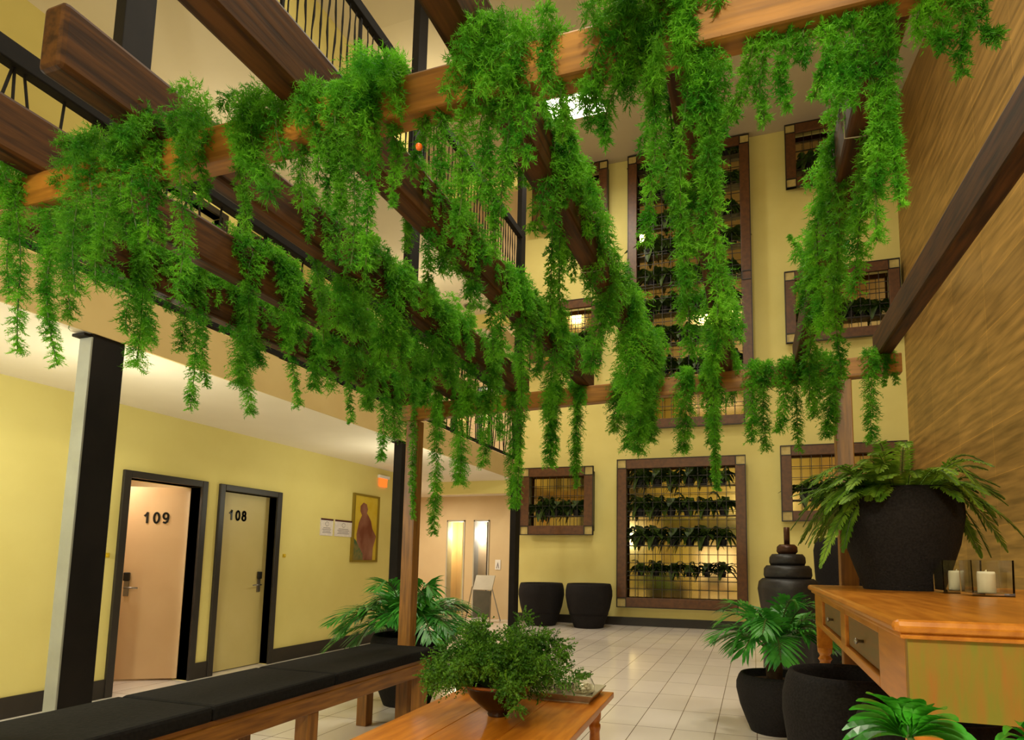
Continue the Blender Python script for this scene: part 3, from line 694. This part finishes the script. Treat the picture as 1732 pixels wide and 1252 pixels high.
# ------------------------------------------------------------------ palms in floor pots
def palm(name, label, x, y, rb, rm, rt, h, nf, out, up, drop, llen, n, trunk, seedaz=None, lw=.016):
    r = thing(name, label, 'potted plant', (x,y,0), 'potted palms on the floor')
    pot(MB(), x, y, 0, rb, rm, rt, h).build('pot', M['pot'], r, smooth=True)
    MB().lathe([(rt-.03,h*.86),(rt*.5,h*.9),(0,h*.91)], x, y, 0, 24, caps=False).build('soil', M['soil'], r)
    MB().lathe([(.06,h*.88),(.065,h*.88+trunk*.4),(.05,h*.88+trunk),(.02,h*.9+trunk)], x, y, 0, 14).build('trunk', M['trunk'], r, smooth=True)
    T = []; ps = []
    for q in range(nf):
        a = 2*PI*q/nf+rng.uniform(-.3,.3); el = rng.uniform(0,1)
        p = arc((x+.03*math.cos(a), y+.03*math.sin(a), h*.88+trunk), a, out*rng.uniform(.6,1.05)*(1-.35*el), up*rng.uniform(.6,1)*(.5+.5*el), drop*rng.uniform(.6,1.2)*(1-.5*el), 12)
        ps.append(p); T.append(pinnate(p, n, llen, lw, ang=62, t0=.22, droop=.35, jitter=.06, vee=.25))
    stems_mb(ps, .006, 5).build('stems', M['stem'], r)
    tri_mesh('fronds', np.concatenate(T), M['palm'], r)
palm('potted_palm', 'green palm in a black floor pot behind the bench, by the left pergola post', -3.06, 4.98, .21, .35, .32, .62, 30, .80, .62, .36, .28, 28, .06, lw=.026)
palm('potted_palm', 'green palm in a black floor pot left of the console table', .14, 5.20, .19, .295, .26, .44, 22, .54, .52, .24, .25, 22, .22, lw=.026)
palm('potted_palm', 'small dark palm in the shade under the far end of the console table', .93, 5.35, .14, .2, .18, .36, 8, .40, .42, .12, .16, 14, .1)

# glossy pleated fan leaves at the lower right corner
bx, by = .40, 1.24
r = thing('fan_leaf_plant', 'glossy bright green pleated fan leaf plant at the lower right corner', 'potted plant', (bx,by,0))
pot(MB(), bx, by, 0, .15, .2, .17, .42).build('pot', M['pot'], r, smooth=True)
MB().lathe([(.14,.36),(0,.38)], bx, by, 0, 20, caps=False).build('soil', M['soil'], r)
def fan(hub, hx, hz, n, a0, a1, R, w, bend=.05):
    T = []; hub = np.array(hub, float); hx = nrm(np.array(hx, float)); hz = nrm(np.array(hz, float)); nn = np.cross(hx, hz)
    for q in range(n):
        a = math.radians(a0+(a1-a0)*q/(n-1)); d = hx*math.cos(a)+hz*math.sin(a); L = R*rng.uniform(.9,1.08)
        s = np.linspace(0,1,10)[:,None]
        p = hub+d*L*s+nn*(-.02*np.sin(s*PI))+np.array([0,0,-1])*bend*s**2.4+nn*bend*.9*s**2
        T += strap(p, w, fold=.35)
    return np.array(T)
h1 = np.array([.292, 1.42, .975])
ps = [np.array([(bx,by,.36),(bx-.01,by+.04,.62),(bx-.04,by+.12,.88),h1]), np.array([(bx,by,.36),(bx+.03,by+.05,.7),(bx+.12,by+.1,.93),(.535,1.36,.965)]), np.array([(bx,by,.36),(bx+.05,by+.02,.6),(bx+.16,by+.0,.8),(.66,1.2,.92)])]
stems_mb(ps, .006, 6).build('stems', M['stem'], r)
T = [fan(h1+np.array([0,0,-.005]), (1,-.35,.0), (-.12,-.25,1), 16, 5, 192, .124, .058, .022), fan((.50,1.38,.98), (1,.1,-.1), (0,-.3,1), 5, 100, 175, .10, .02, .03), fan((.535,1.36,.965), (1,-.2,-.1), (0,-.3,1), 5, 95, 160, .11, .022, .03)]
tri_mesh('leaves', np.concatenate(T), M['big_leaf'], r)

# ------------------------------------------------------------------ framed wall gardens
plant_protos = []
def leafy(seed, wide):
    g = np.random.default_rng(seed); T = []
    for q in range(26):
        a = 2*PI*q/26+g.uniform(-.25,.25); el = g.uniform(0,1)
        p = arc((0,0,.10), a, g.uniform(.16,.30)*(1-.35*el)*wide, g.uniform(.10,.30)*(.4+.6*el), g.uniform(.10,.34)*(1-.4*el), 7)
        p[:,1] *= .28; T += strap(p, .095*wide, .2)
    return np.array(T)
def make_frame_plant(i, loc, label, group):
    r = thing('shelf_plant', label, 'potted plant', loc, group)
    MB().lathe([(.045,0),(.062,.10),(.058,.105),(.05,.095),(0,.095)], *loc, 16, caps=False).build('pot', M['pot'], r, smooth=True)
    tri_mesh('leaves', leafy(40+i, 1.25+.15*(i % 3))+np.array(loc), M['dk_leaf'], r)
    return r
def wall_frame(label, x0, x1, z0, z1, rows, ncols, fname, mid=False, bw=.20, lx=12, lz=10):
    r = thing('plant_frame', label, 'framed plant wall', ((x0+x1)/2, YB, z0), 'framed plant walls')
    yf0, yf1 = YB-.23, YB-.17
    for a in ((x0+bw,x1-bw,z1-bw,z1-.015),(x0+bw,x1-bw,z0+.015,z0+bw),(x0+.015,x0+bw,z0+bw,z1-bw),(x1-bw,x1-.015,z0+bw,z1-bw)):
        MB().box(a[0],a[1],yf0,yf1,a[2],a[3]).build('border_board', M['frame_wood'], r, bevel=.006)
    MB().box(x0,x1,yf0-.006,yf1,z1-.015,z1).box(x0,x1,yf0-.006,yf1,z0,z0+.015).box(x0,x0+.015,yf0-.006,yf1,z0+.015,z1-.015).box(x1-.015,x1,yf0-.006,yf1,z0+.015,z1-.015).build('outer_edge', M['dark'], r)
    cn = [(x0,z0),(x1-bw,z0),(x0,z1-bw),(x1-bw,z1-bw)]
    if mid: cn += [(x0,(z0+z1)/2-bw/2),(x1-bw,(z0+z1)/2-bw/2)]
    for cx, cz in cn:
        e = .012; q = MB()
        yo = -.012 if (mid and abs(cz-((z0+z1)/2-bw/2)) < .01) else 0
        q.box(cx+.018,cx+bw-.005,yf0+.02+yo,yf1-.005,cz+.018,cz+bw-.018).build('corner_tile', M['cream'], r)
        MB().box(cx+.015,cx+bw,yf0-.004+yo,yf1-.01,cz+bw-.018,cz+bw).box(cx+.015,cx+bw,yf0-.004+yo,yf1-.01,cz,cz+.018).box(cx,cx+.018,yf0-.004+yo,yf1-.01,cz+.018,cz+bw-.018).box(cx+bw-.012,cx+bw,yf0-.004+yo,yf1-.01,cz+.018,cz+bw-.018).build('corner_edge', M['dark'], r)
    g = MB()
    for q in range(lx+1):
        x = x0+bw+(x1-x0-2*bw)*q/lx; g.box(x-.005,x+.005,yf1-.02,yf1-.008,z0+bw-.01,z1-bw+.01)
    for q in range(lz+1):
        z = z0+bw+(z1-z0-2*bw)*q/lz; g.box(x0+bw-.01,x1-bw+.01,yf1-.02,yf1-.008,z-.005,z+.005)
    g.build('lattice', M['dark'], r)
    MB().box(x0+bw-.02,x1-bw+.02,YB-.03,YB-.002,z0+bw-.02,z1-bw+.02).build('mirror_panel', M['mirror'], r)
    MB().box(x0+.02,x0+bw-.03,yf1,YB-.002,z0+.1,z1-.1).box(x1-bw+.03,x1-.02,yf1,YB-.002,z0+.1,z1-.1).build('side_batten', M['dark'], r)
    H = (z1-z0-2*bw)
    for k in range(rows):
        zs = z0+bw+ (H*.17 if rows > 1 else H*.20) + k*(H*.92/rows if rows > 1 else 0)
        MB().box(x0+bw-.02,x1-bw+.02,YB-.155,YB-.031,zs-.012,zs).build('shelf', M['dark'], r)
        for q in range(ncols):
            x = x0+bw+.1+(x1-x0-2*bw-.2)*(q+.5)/ncols+rng.uniform(-.03,.03)
            lab = ('leafy plant, %s from the left, on the %s shelf up in the %s' % (ORD[q], ORD[k], fname)) if rows > 1 else ('dark leafy plant in the %s, %s of %d from the left' % (fname, ORD[q], ncols))
            loc = (x, YB-.093, zs+.001)
            grp = 'plants in the '+fname
            if len(plant_protos) < 6:
                plant_protos.append(make_frame_plant(len(plant_protos), loc, lab, grp))
            else:
                c = copy_thing(plant_protos[int(rng.integers(0,6))], loc, lab, 0, rng.uniform(1.15,1.5)); c['group'] = grp
wall_frame('large square brown frame of four plant shelves low on the back wall', -2.69, -.11, .38, 3.43, 4, 6, 'large low frame', lz=15)
wall_frame('very tall brown frame of many plant shelves in the middle of the back wall', -2.47, .08, 4.05, 10.18, 8, 6, 'very tall frame', mid=True, lx=12, lz=22)
wall_frame('small brown plant frame low on the back wall above the two black pots', -4.85, -3.20, 1.85, 3.32, 1, 5, 'low left frame', lx=8, lz=5)
wall_frame('small brown plant frame half way up the back wall on the left', -4.70, -3.07, 5.51, 7.05, 1, 5, 'middle left frame', lx=8, lz=5)
wall_frame('small brown plant frame under the ceiling on the left of the back wall', -4.70, -2.92, 8.83, 10.2, 1, 5, 'upper left frame', lx=8, lz=5)
wall_frame('wide brown plant frame low on the back wall behind the right pergola post', .53, 2.72, 2.11, 3.58, 1, 6, 'low right frame', lx=10, lz=5)
wall_frame('wide brown plant frame half way up the back wall against the tiled wall', .69, 2.74, 5.61, 7.08, 1, 6, 'middle right frame', lx=10, lz=5)
wall_frame('wide brown plant frame under the ceiling on the right of the back wall', .77, 2.74, 8.83, 10.2, 1, 6, 'upper right frame', lx=10, lz=5)
# ------------------------------------------------------------------ ferns hanging from the pergola
# (beam, [(x, y, z at the beam, tip x, tip z, radius), ...]) in metres
CLUMPS=[('NB',[(-2.37,1.24,2.518,-2.254,1.952,0.05),(-2.312,1.24,2.486,-2.132,1.912,0.044),(-2.403,1.24,2.502,-2.34,2.161,0.05),(-2.18,1.24,2.463,-2.093,2.062,0.058),(-2.257,1.24,2.466,-2.188,2.063,0.049)]),
('NB',[(-2.108,1.24,2.592,-2.014,2.12,0.072),(-2.017,1.24,2.553,-1.934,2.138,0.061),(-1.946,1.24,2.52,-1.902,2.239,0.056)]),
('NB',[(-1.884,1.24,2.577,-1.826,2.275,0.065),(-1.824,1.24,2.554,-1.78,2.258,0.046),(-1.764,1.24,2.407,-1.729,2.273,0.036)]),
('NB',[(-1.733,1.24,2.555,-1.741,2.271,0.045),(-1.606,1.24,2.547,-1.6,2.059,0.055),(-1.548,1.24,2.535,-1.532,2.337,0.035),(-1.441,1.24,2.402,-1.393,2.254,0.021)]),
('NB',[(-1.352,1.24,2.566,-1.29,2.321,0.076),(-1.221,1.24,2.483,-1.186,2.281,0.049),(-1.393,1.24,2.538,-1.326,2.38,0.051),(-1.282,1.24,2.604,-1.238,2.433,0.059)]),
('NB',[(-1.119,1.24,2.443,-1.112,2.28,0.032),(-1.082,1.24,2.401,-1.073,2.273,0.028),(-1.145,1.24,2.536,-1.112,2.339,0.041)]),
('NB',[(-0.99,1.24,2.569,-1.001,2.064,0.057),(-0.95,1.24,2.508,-0.943,2.064,0.039),(-1.053,1.24,2.549,-1.047,2.21,0.036),(-0.915,1.24,2.466,-0.889,2.247,0.027),(-1.017,1.24,2.645,-0.986,2.432,0.072)]),
('NB',[(-0.822,1.24,2.372,-0.841,2.308,0.03),(-0.762,1.24,2.367,-0.774,2.287,0.041)]),
('NB',[(-0.698,1.24,2.433,-0.713,2.107,0.041),(-0.64,1.24,2.404,-0.652,2.204,0.058),(-0.576,1.24,2.389,-0.582,2.169,0.043),(-0.616,1.24,2.414,-0.605,2.06,0.029)]),
('NB',[(-0.659,1.24,2.593,-0.661,2.464,0.052)]),
('NB',[(-0.542,1.24,2.609,-0.538,2.427,0.073),(-0.457,1.24,2.577,-0.463,2.478,0.032),(-0.528,1.24,2.456,-0.512,2.299,0.043),(-0.582,1.24,2.612,-0.562,2.464,0.044)]),
('NB',[(-0.325,1.24,2.571,-0.338,2.409,0.048),(-0.261,1.24,2.553,-0.282,2.425,0.055),(-0.282,1.24,2.44,-0.316,2.338,0.041),(-0.374,1.24,2.448,-0.351,2.353,0.035),(-0.432,1.24,2.429,-0.426,2.322,0.025),(-0.333,1.24,2.408,-0.325,2.296,0.027)]),
('NB',[(-0.207,1.24,2.406,-0.214,2.035,0.039),(-0.2,1.24,2.565,-0.207,2.377,0.047),(-0.22,1.24,2.512,-0.227,2.368,0.034)]),
('NB',[(-0.108,1.24,2.495,-0.097,2.295,0.056),(-0.065,1.24,2.315,-0.072,1.836,0.046),(-0.084,1.24,2.306,-0.085,2.007,0.035),(-0.115,1.24,2.355,-0.138,1.896,0.023),(-0.133,1.24,2.575,-0.134,2.431,0.04)]),
('NB',[(0.022,1.24,2.397,-0.035,2.291,0.022),(0.051,1.24,2.375,0.035,2.275,0.018),(0.093,1.24,2.425,0.084,2.299,0.024),(0.127,1.24,2.498,0.112,2.393,0.037)]),
('NB',[(0.169,1.24,2.404,0.16,2.311,0.023),(0.201,1.24,2.409,0.19,2.291,0.023),(0.224,1.24,2.389,0.223,2.272,0.021)]),
('NB',[(0.277,1.24,2.427,0.268,1.969,0.039),(0.252,1.24,2.265,0.253,2.064,0.032),(0.292,1.24,2.218,0.288,2.027,0.022)]),
('NB',[(0.363,1.24,2.428,0.368,2.362,0.029),(0.42,1.24,2.41,0.429,2.298,0.029),(0.381,1.24,2.422,0.389,2.344,0.026),(0.469,1.24,2.396,0.466,2.347,0.023)]),
('R6',[(0.34,1.905,2.695,0.299,2.121,0.053),(0.34,2.156,2.83,0.299,2.263,0.057),(0.34,1.979,2.619,0.33,2.343,0.047)]),
('R6',[(0.34,2.489,2.794,0.263,2.211,0.069),(0.34,2.951,2.87,0.269,2.04,0.065),(0.34,2.352,2.474,0.324,1.997,0.053),(0.34,3.383,3.242,0.233,3.114,0.029)]),
('R5',[(-0.16,1.793,2.573,-0.171,2.36,0.037),(-0.16,2.04,2.498,-0.185,2.029,0.068),(-0.16,1.691,2.448,-0.204,2.28,0.035)]),
('R5',[(-0.16,3.102,2.933,-0.199,2.264,0.1),(-0.16,5.082,3.577,-0.151,2.955,0.111),(-0.16,3.316,2.459,-0.186,1.698,0.046)]),
('R4',[(-0.68,2.154,3.118,-0.668,2.746,0.079),(-0.68,2.029,2.937,-0.7,2.7,0.057)]),
('R4',[(-0.68,1.843,2.625,-0.698,2.432,0.057),(-0.68,1.906,2.62,-0.661,2.145,0.036),(-0.68,2.2,2.802,-0.697,2.192,0.051)]),
('R4',[(-0.68,2.518,2.854,-0.677,2.542,0.079),(-0.68,2.773,2.78,-0.737,2.239,0.097),(-0.68,2.874,2.861,-0.663,2.481,0.076)]),
('R4',[(-0.68,3.197,2.813,-0.652,2.128,0.12),(-0.68,3.755,2.897,-0.704,2.003,0.108),(-0.68,4.129,2.828,-0.673,2.142,0.089),(-0.68,3.33,2.799,-0.714,2.375,0.087)]),
('R3',[(-1.22,1.995,2.673,-1.216,2.262,0.038),(-1.22,2.163,2.716,-1.247,2.521,0.076),(-1.22,2.297,2.763,-1.255,2.595,0.077)]),
('R3',[(-1.22,2.419,2.741,-1.181,2.463,0.08),(-1.22,2.693,2.754,-1.189,2.33,0.058),(-1.22,2.754,2.751,-1.255,2.325,0.046)]),
('R3',[(-1.22,2.939,2.666,-1.192,1.583,0.045),(-1.22,3.03,2.634,-1.208,2.09,0.067),(-1.22,3.219,2.671,-1.199,2.363,0.053)]),
('R3',[(-1.22,3.502,2.661,-1.205,2.217,0.087),(-1.22,3.71,2.652,-1.204,2.367,0.079)]),
('R2',[(-1.77,2.235,2.758,-1.801,2.36,0.08),(-1.77,2.073,2.646,-1.749,2.227,0.044),(-1.77,2.328,2.716,-1.783,2.364,0.107)]),
('R2',[(-1.77,2.523,2.717,-1.788,2.267,0.1),(-1.77,2.739,2.648,-1.78,2.236,0.081),(-1.77,2.621,2.697,-1.777,2.408,0.078)]),
('R2',[(-1.77,3.004,2.684,-1.795,2.347,0.101),(-1.77,3.224,2.655,-1.747,2.371,0.107),(-1.77,3.097,2.665,-1.774,2.464,0.089)]),
('R2',[(-1.77,3.557,2.651,-1.81,2.267,0.096),(-1.77,3.996,2.637,-1.74,2.202,0.066),(-1.77,3.727,2.643,-1.752,2.325,0.093)]),
('R1',[(-2.32,2.173,2.749,-2.273,2.372,0.055),(-2.32,2.22,2.803,-2.307,2.483,0.044)]),
('R1',[(-2.32,2.429,2.747,-2.261,2.372,0.075),(-2.32,2.541,2.765,-2.29,2.462,0.064)]),
('R1',[(-2.32,2.855,2.759,-2.353,2.491,0.102),(-2.32,3.023,2.752,-2.351,2.397,0.106),(-2.32,3.145,2.722,-2.276,2.237,0.087)]),
('R1',[(-2.32,3.628,2.768,-2.265,2.397,0.08),(-2.32,4.054,2.746,-2.284,2.227,0.065),(-2.32,3.814,2.763,-2.301,2.424,0.088)]),
('R0',[(-2.8,1.857,2.732,-2.699,2.52,0.079),(-2.8,1.974,2.66,-2.789,2.352,0.068),(-2.8,2.024,2.624,-2.779,2.189,0.08),(-2.8,2.096,2.627,-2.791,2.338,0.059)]),
('R0',[(-2.8,2.258,2.635,-2.78,2.363,0.068),(-2.8,2.331,2.601,-2.786,2.064,0.053),(-2.8,2.416,2.636,-2.784,2.214,0.048)]),
('R0',[(-2.8,2.595,2.674,-2.747,2.269,0.095),(-2.8,2.698,2.678,-2.758,2.134,0.066),(-2.8,2.762,2.666,-2.782,2.445,0.089)]),
('R0',[(-2.8,3.067,2.663,-2.757,2.26,0.058),(-2.8,3.232,2.679,-2.768,2.423,0.096),(-2.8,3.4,2.672,-2.762,2.469,0.083)]),
('R0',[(-2.8,3.662,2.689,-2.803,2.299,0.053),(-2.8,3.821,2.691,-2.798,2.459,0.091)]),
('R0',[(-2.8,3.973,2.713,-2.744,2.06,0.066),(-2.8,4.137,2.711,-2.734,2.265,0.111),(-2.8,4.502,2.682,-2.82,2.341,0.093)]),
('FB',[(-2.689,4.34,2.404,-2.666,1.623,0.045),(-2.468,4.34,2.442,-2.469,1.51,0.078)]),
('FB',[(-2.252,4.34,2.503,-2.243,1.907,0.112),(-2.041,4.34,2.539,-2.037,2.045,0.081)]),
('FB',[(-1.795,4.34,2.571,-1.785,1.709,0.085)]),
('FB',[(-1.485,4.34,2.526,-1.487,2.026,0.088),(-1.436,4.34,2.499,-1.513,2.129,0.069)]),
('FB',[(-1.278,4.34,2.535,-1.258,1.973,0.082),(-1.272,4.34,2.349,-1.257,1.855,0.041)]),
('FB',[(-0.921,4.34,2.579,-0.952,2.277,0.129),(-0.813,4.34,2.594,-0.858,2.138,0.124),(-0.707,4.34,2.608,-0.743,2.221,0.101)]),
('FB',[(-0.464,4.34,2.59,-0.472,2.099,0.108)]),
('FB',[(-0.254,4.34,2.596,-0.243,2.154,0.089),(-0.235,4.34,2.42,-0.24,1.814,0.047)]),
('FB',[(0.015,4.34,2.617,-0.002,2.143,0.079),(0.11,4.34,2.61,0.086,2.076,0.071)]),
('FB',[(0.227,4.34,2.6,0.202,2.216,0.078),(0.319,4.34,2.614,0.297,2.067,0.061)]),
('FB',[(0.44,4.34,2.604,0.416,2.287,0.081),(0.529,4.34,2.596,0.501,2.16,0.093)]),
('FB',[(0.762,4.34,2.589,0.761,2.107,0.075),(0.86,4.34,2.581,0.857,2.48,0.027)])]
where = {'NB':'front crossbeam','FB':'rear crossbeam'}
for i in range(8): where['R%d' % i] = '%s rafter from the left' % ORD[i]
cnt = {}; tot = {}
for b, _ in CLUMPS: tot[b] = tot.get(b, 0)+1
for b, strands in CLUMPS:
    i = cnt.get(b, 0); cnt[b] = i+1
    mx = np.mean([s[0] for s in strands]); my = np.mean([s[1] for s in strands])
    side = 'left' if b in ('NB','FB') else 'front'
    pos = 'only clump there' if tot[b] == 1 else '%s of %d clumps from the %s' % (ORD[i], tot[b], side)
    if b in ('NB',): top0 = np.array([mx, 1.315, 2.63])
    elif b == 'FB': top0 = np.array([mx, 4.37, rzf(mx)+.01])
    else: top0 = np.array([RX[int(b[1])], my, 2.81+(my-1.31)*.01])
    r = thing('hanging_fern', 'green fern on the %s, %s' % (where[b], pos), 'hanging plant', top0, 'ferns hanging from the pergola')
    near = my < 1.8
    for (x, y, z, tx, tz, rad) in strands:
        rad = max(rad*(.70 if b == 'NB' else .80), .022)
        if b == 'NB':
            top = np.array([x, 1.315, 2.63]); over = np.array([x, 1.262, min(max(z, 2.50), 2.66)])
            if z < 2.50: top = np.array([x, 1.335, 2.495]); over = np.array([x, 1.30, 2.47])
        elif b == 'FB':
            top = np.array([x, 4.37, rzf(x)+.015]); over = np.array([x, 4.315, rzf(x)-.02])
        else:
            sg = 1 if rng.random() < .6 else -1
            top = np.array([x, y, 2.815+(y-1.31)*.012]); over = np.array([x+sg*.052, y-.01, 2.76])
        p = hang_path(top, over, tx, tz+.015)
        dens = 640 if near else 470; nn = 16 if near else 14
        nl = float(np.clip(rad*.30, .011, .019)); nw = .0026 if near else .0036+.0004*y
        if y > 1.8: nl *= 1.15
        T = spray(p, rad, dens, nn, nl, nw, fwd=.3, taper=.35)
        if rad > .07: T = np.concatenate([T, spray(p+rng.normal(size=3)*np.array([.3,.3,0])*rad, rad*.9, dens*.7, nn, nl, nw, fwd=.3)])
        o = tri_mesh('strand', T, M['fern'], r)
        MB().tube(p, .0022, 4).build('stem', M['stem'], o)
    # short upright sprays over the beam
    if b == 'NB' and max(s[2] for s in strands) < 2.50: continue
    xs = [s[0] for s in strands if b != 'NB' or s[2] > 2.5]; ys = [s[1] for s in strands]; T = []
    for q in range(2+3*len(xs) if b in ('NB','FB') else 11+5*len(strands)):
        if b in ('NB','FB'):
            p0 = top0+np.array([rng.uniform(min(xs)-.03, max(xs)+.03)-mx, rng.uniform(-.05,.03), 0]); a = rng.uniform(0, 2*PI) if q % 2 else rng.uniform(-PI*.8, -PI*.2)
        else:
            p0 = top0+np.array([rng.uniform(-.045,.045), rng.uniform(min(ys)-.16, max(ys)+.2)-my, 0]); a = rng.choice([0, PI])+rng.uniform(-.7,.7)
        p = arc(p0, a, rng.uniform(.05,.12), rng.uniform(.03,.10), rng.uniform(.05,.30), 8)
        T.append(spray(p, .04, 460 if near else 360, 12, .014, .0027 if near else .0042, fwd=.6))
    tri_mesh('crown', np.concatenate(T), M['fern'], r)
o = MB().lathe([(.002,-.009),(.007,-.006),(.009,0),(.007,.006),(.002,.009)], -.786, 1.235, 2.355, 16).build('bauble', M['orange'], None, smooth=True, loc=(-.786,1.235,2.355))
tag(o, 'tiny orange ball nestled in the fern under the front crossbeam', 'ornament')

# ------------------------------------------------------------------ light
def area(name, loc, size, power, color, rot=(0,0,0), sy=None):
    l = bpy.data.lights.new(name, 'AREA'); l.energy = power; l.color = color; l.size = size
    if sy: l.shape = 'RECTANGLE'; l.size_y = sy
    o = bpy.data.objects.new(name, l); C.objects.link(o); o.location = loc; o.rotation_euler = rot; return o
WARM = (1,.88,.58); NEUT = (1,.93,.74); PINK = (1,.87,.68)
# assumed lower corridor and gallery lamps, unseen, and added fill lights
def globe(name, loc, power, color, rad=.1):
    l = bpy.data.lights.new(name, 'POINT'); l.energy = power; l.color = color; l.shadow_soft_size = rad
    o = bpy.data.objects.new(name, l); C.objects.link(o); o.location = loc
globe('corridor_lamp', (-4.9, .8, 2.3), 100, (.95,1,.94), .15)
for y, p in ((3.08,26),(6.72,24)): globe('column_sconce', (-4.32, y, 2.05), p, (1,.96,.72), .12)  # added unseen fill behind two columns, no fixture, for corridor wall and ceiling
for y, p in ((1.0,14),(4.6,14),(8.2,18)): globe('gallery_lamp', (-5.1, y, 5.15), p, WARM, .15)
for y, p in ((4.6,26),(8.2,30)): globe('gallery_lamp', (-4.9, y, 8.5), p, WARM)
# side hall and the rooms behind it, assumed unseen lamps
area('hall_lamp', (-6.6, 10.8, 2.68), .5, 55, PINK); area('hall_lamp', (-6.6, 10.8, 5.88), .5, 50, PINK); area('hall_lamp', (-6.6, 10.8, 9.2), .5, 40, PINK)
for z in (0, F2):
    globe('room_lamp', (-6.55, YB+.4, z+1.9), 26, (1,.90,.60), .1); globe('room_lamp', (-5.9, YB+.4, z+1.9), 26, (1,.95,.90), .1)
area('room_lamp', (-6.45, 4.35, 2.36), .3, 13, (1,.90,.76))  # added fill inside the open door, brightens its leaf
# roof panels
area('roof_lamp', (-3.0, 9.9, roofz(9.9)-.06), .9, 130, NEUT, sy=.7)
for x, y in ((-1,6.0),(.8,3.0),(-1.5,0.5)): area('roof_lamp', (x, y, 9.05), 1.0, 160, NEUT, sy=.7)  # further roof lights, assumed and unseen, no fixtures built
# added fill behind the camera, no fixture, brightens beam faces and ferns
area('wall_lamp', (.45, YF+.25, 3.9), .8, 180, (1,.94,.68), rot=(math.radians(80),0,0), sy=.4)
w = bpy.data.worlds.new('world'); bpy.context.scene.world = w; w.use_nodes = True
w.node_tree.nodes['Background'].inputs[0].default_value = (1,.85,.6,1); w.node_tree.nodes['Background'].inputs[1].default_value = .02
sc = bpy.context.scene
sc.view_settings.view_transform = 'Standard'; sc.view_settings.look = 'None'; sc.view_settings.exposure = 0.0; sc.view_settings.gamma = 1.0
sc.view_settings.use_curve_mapping = False
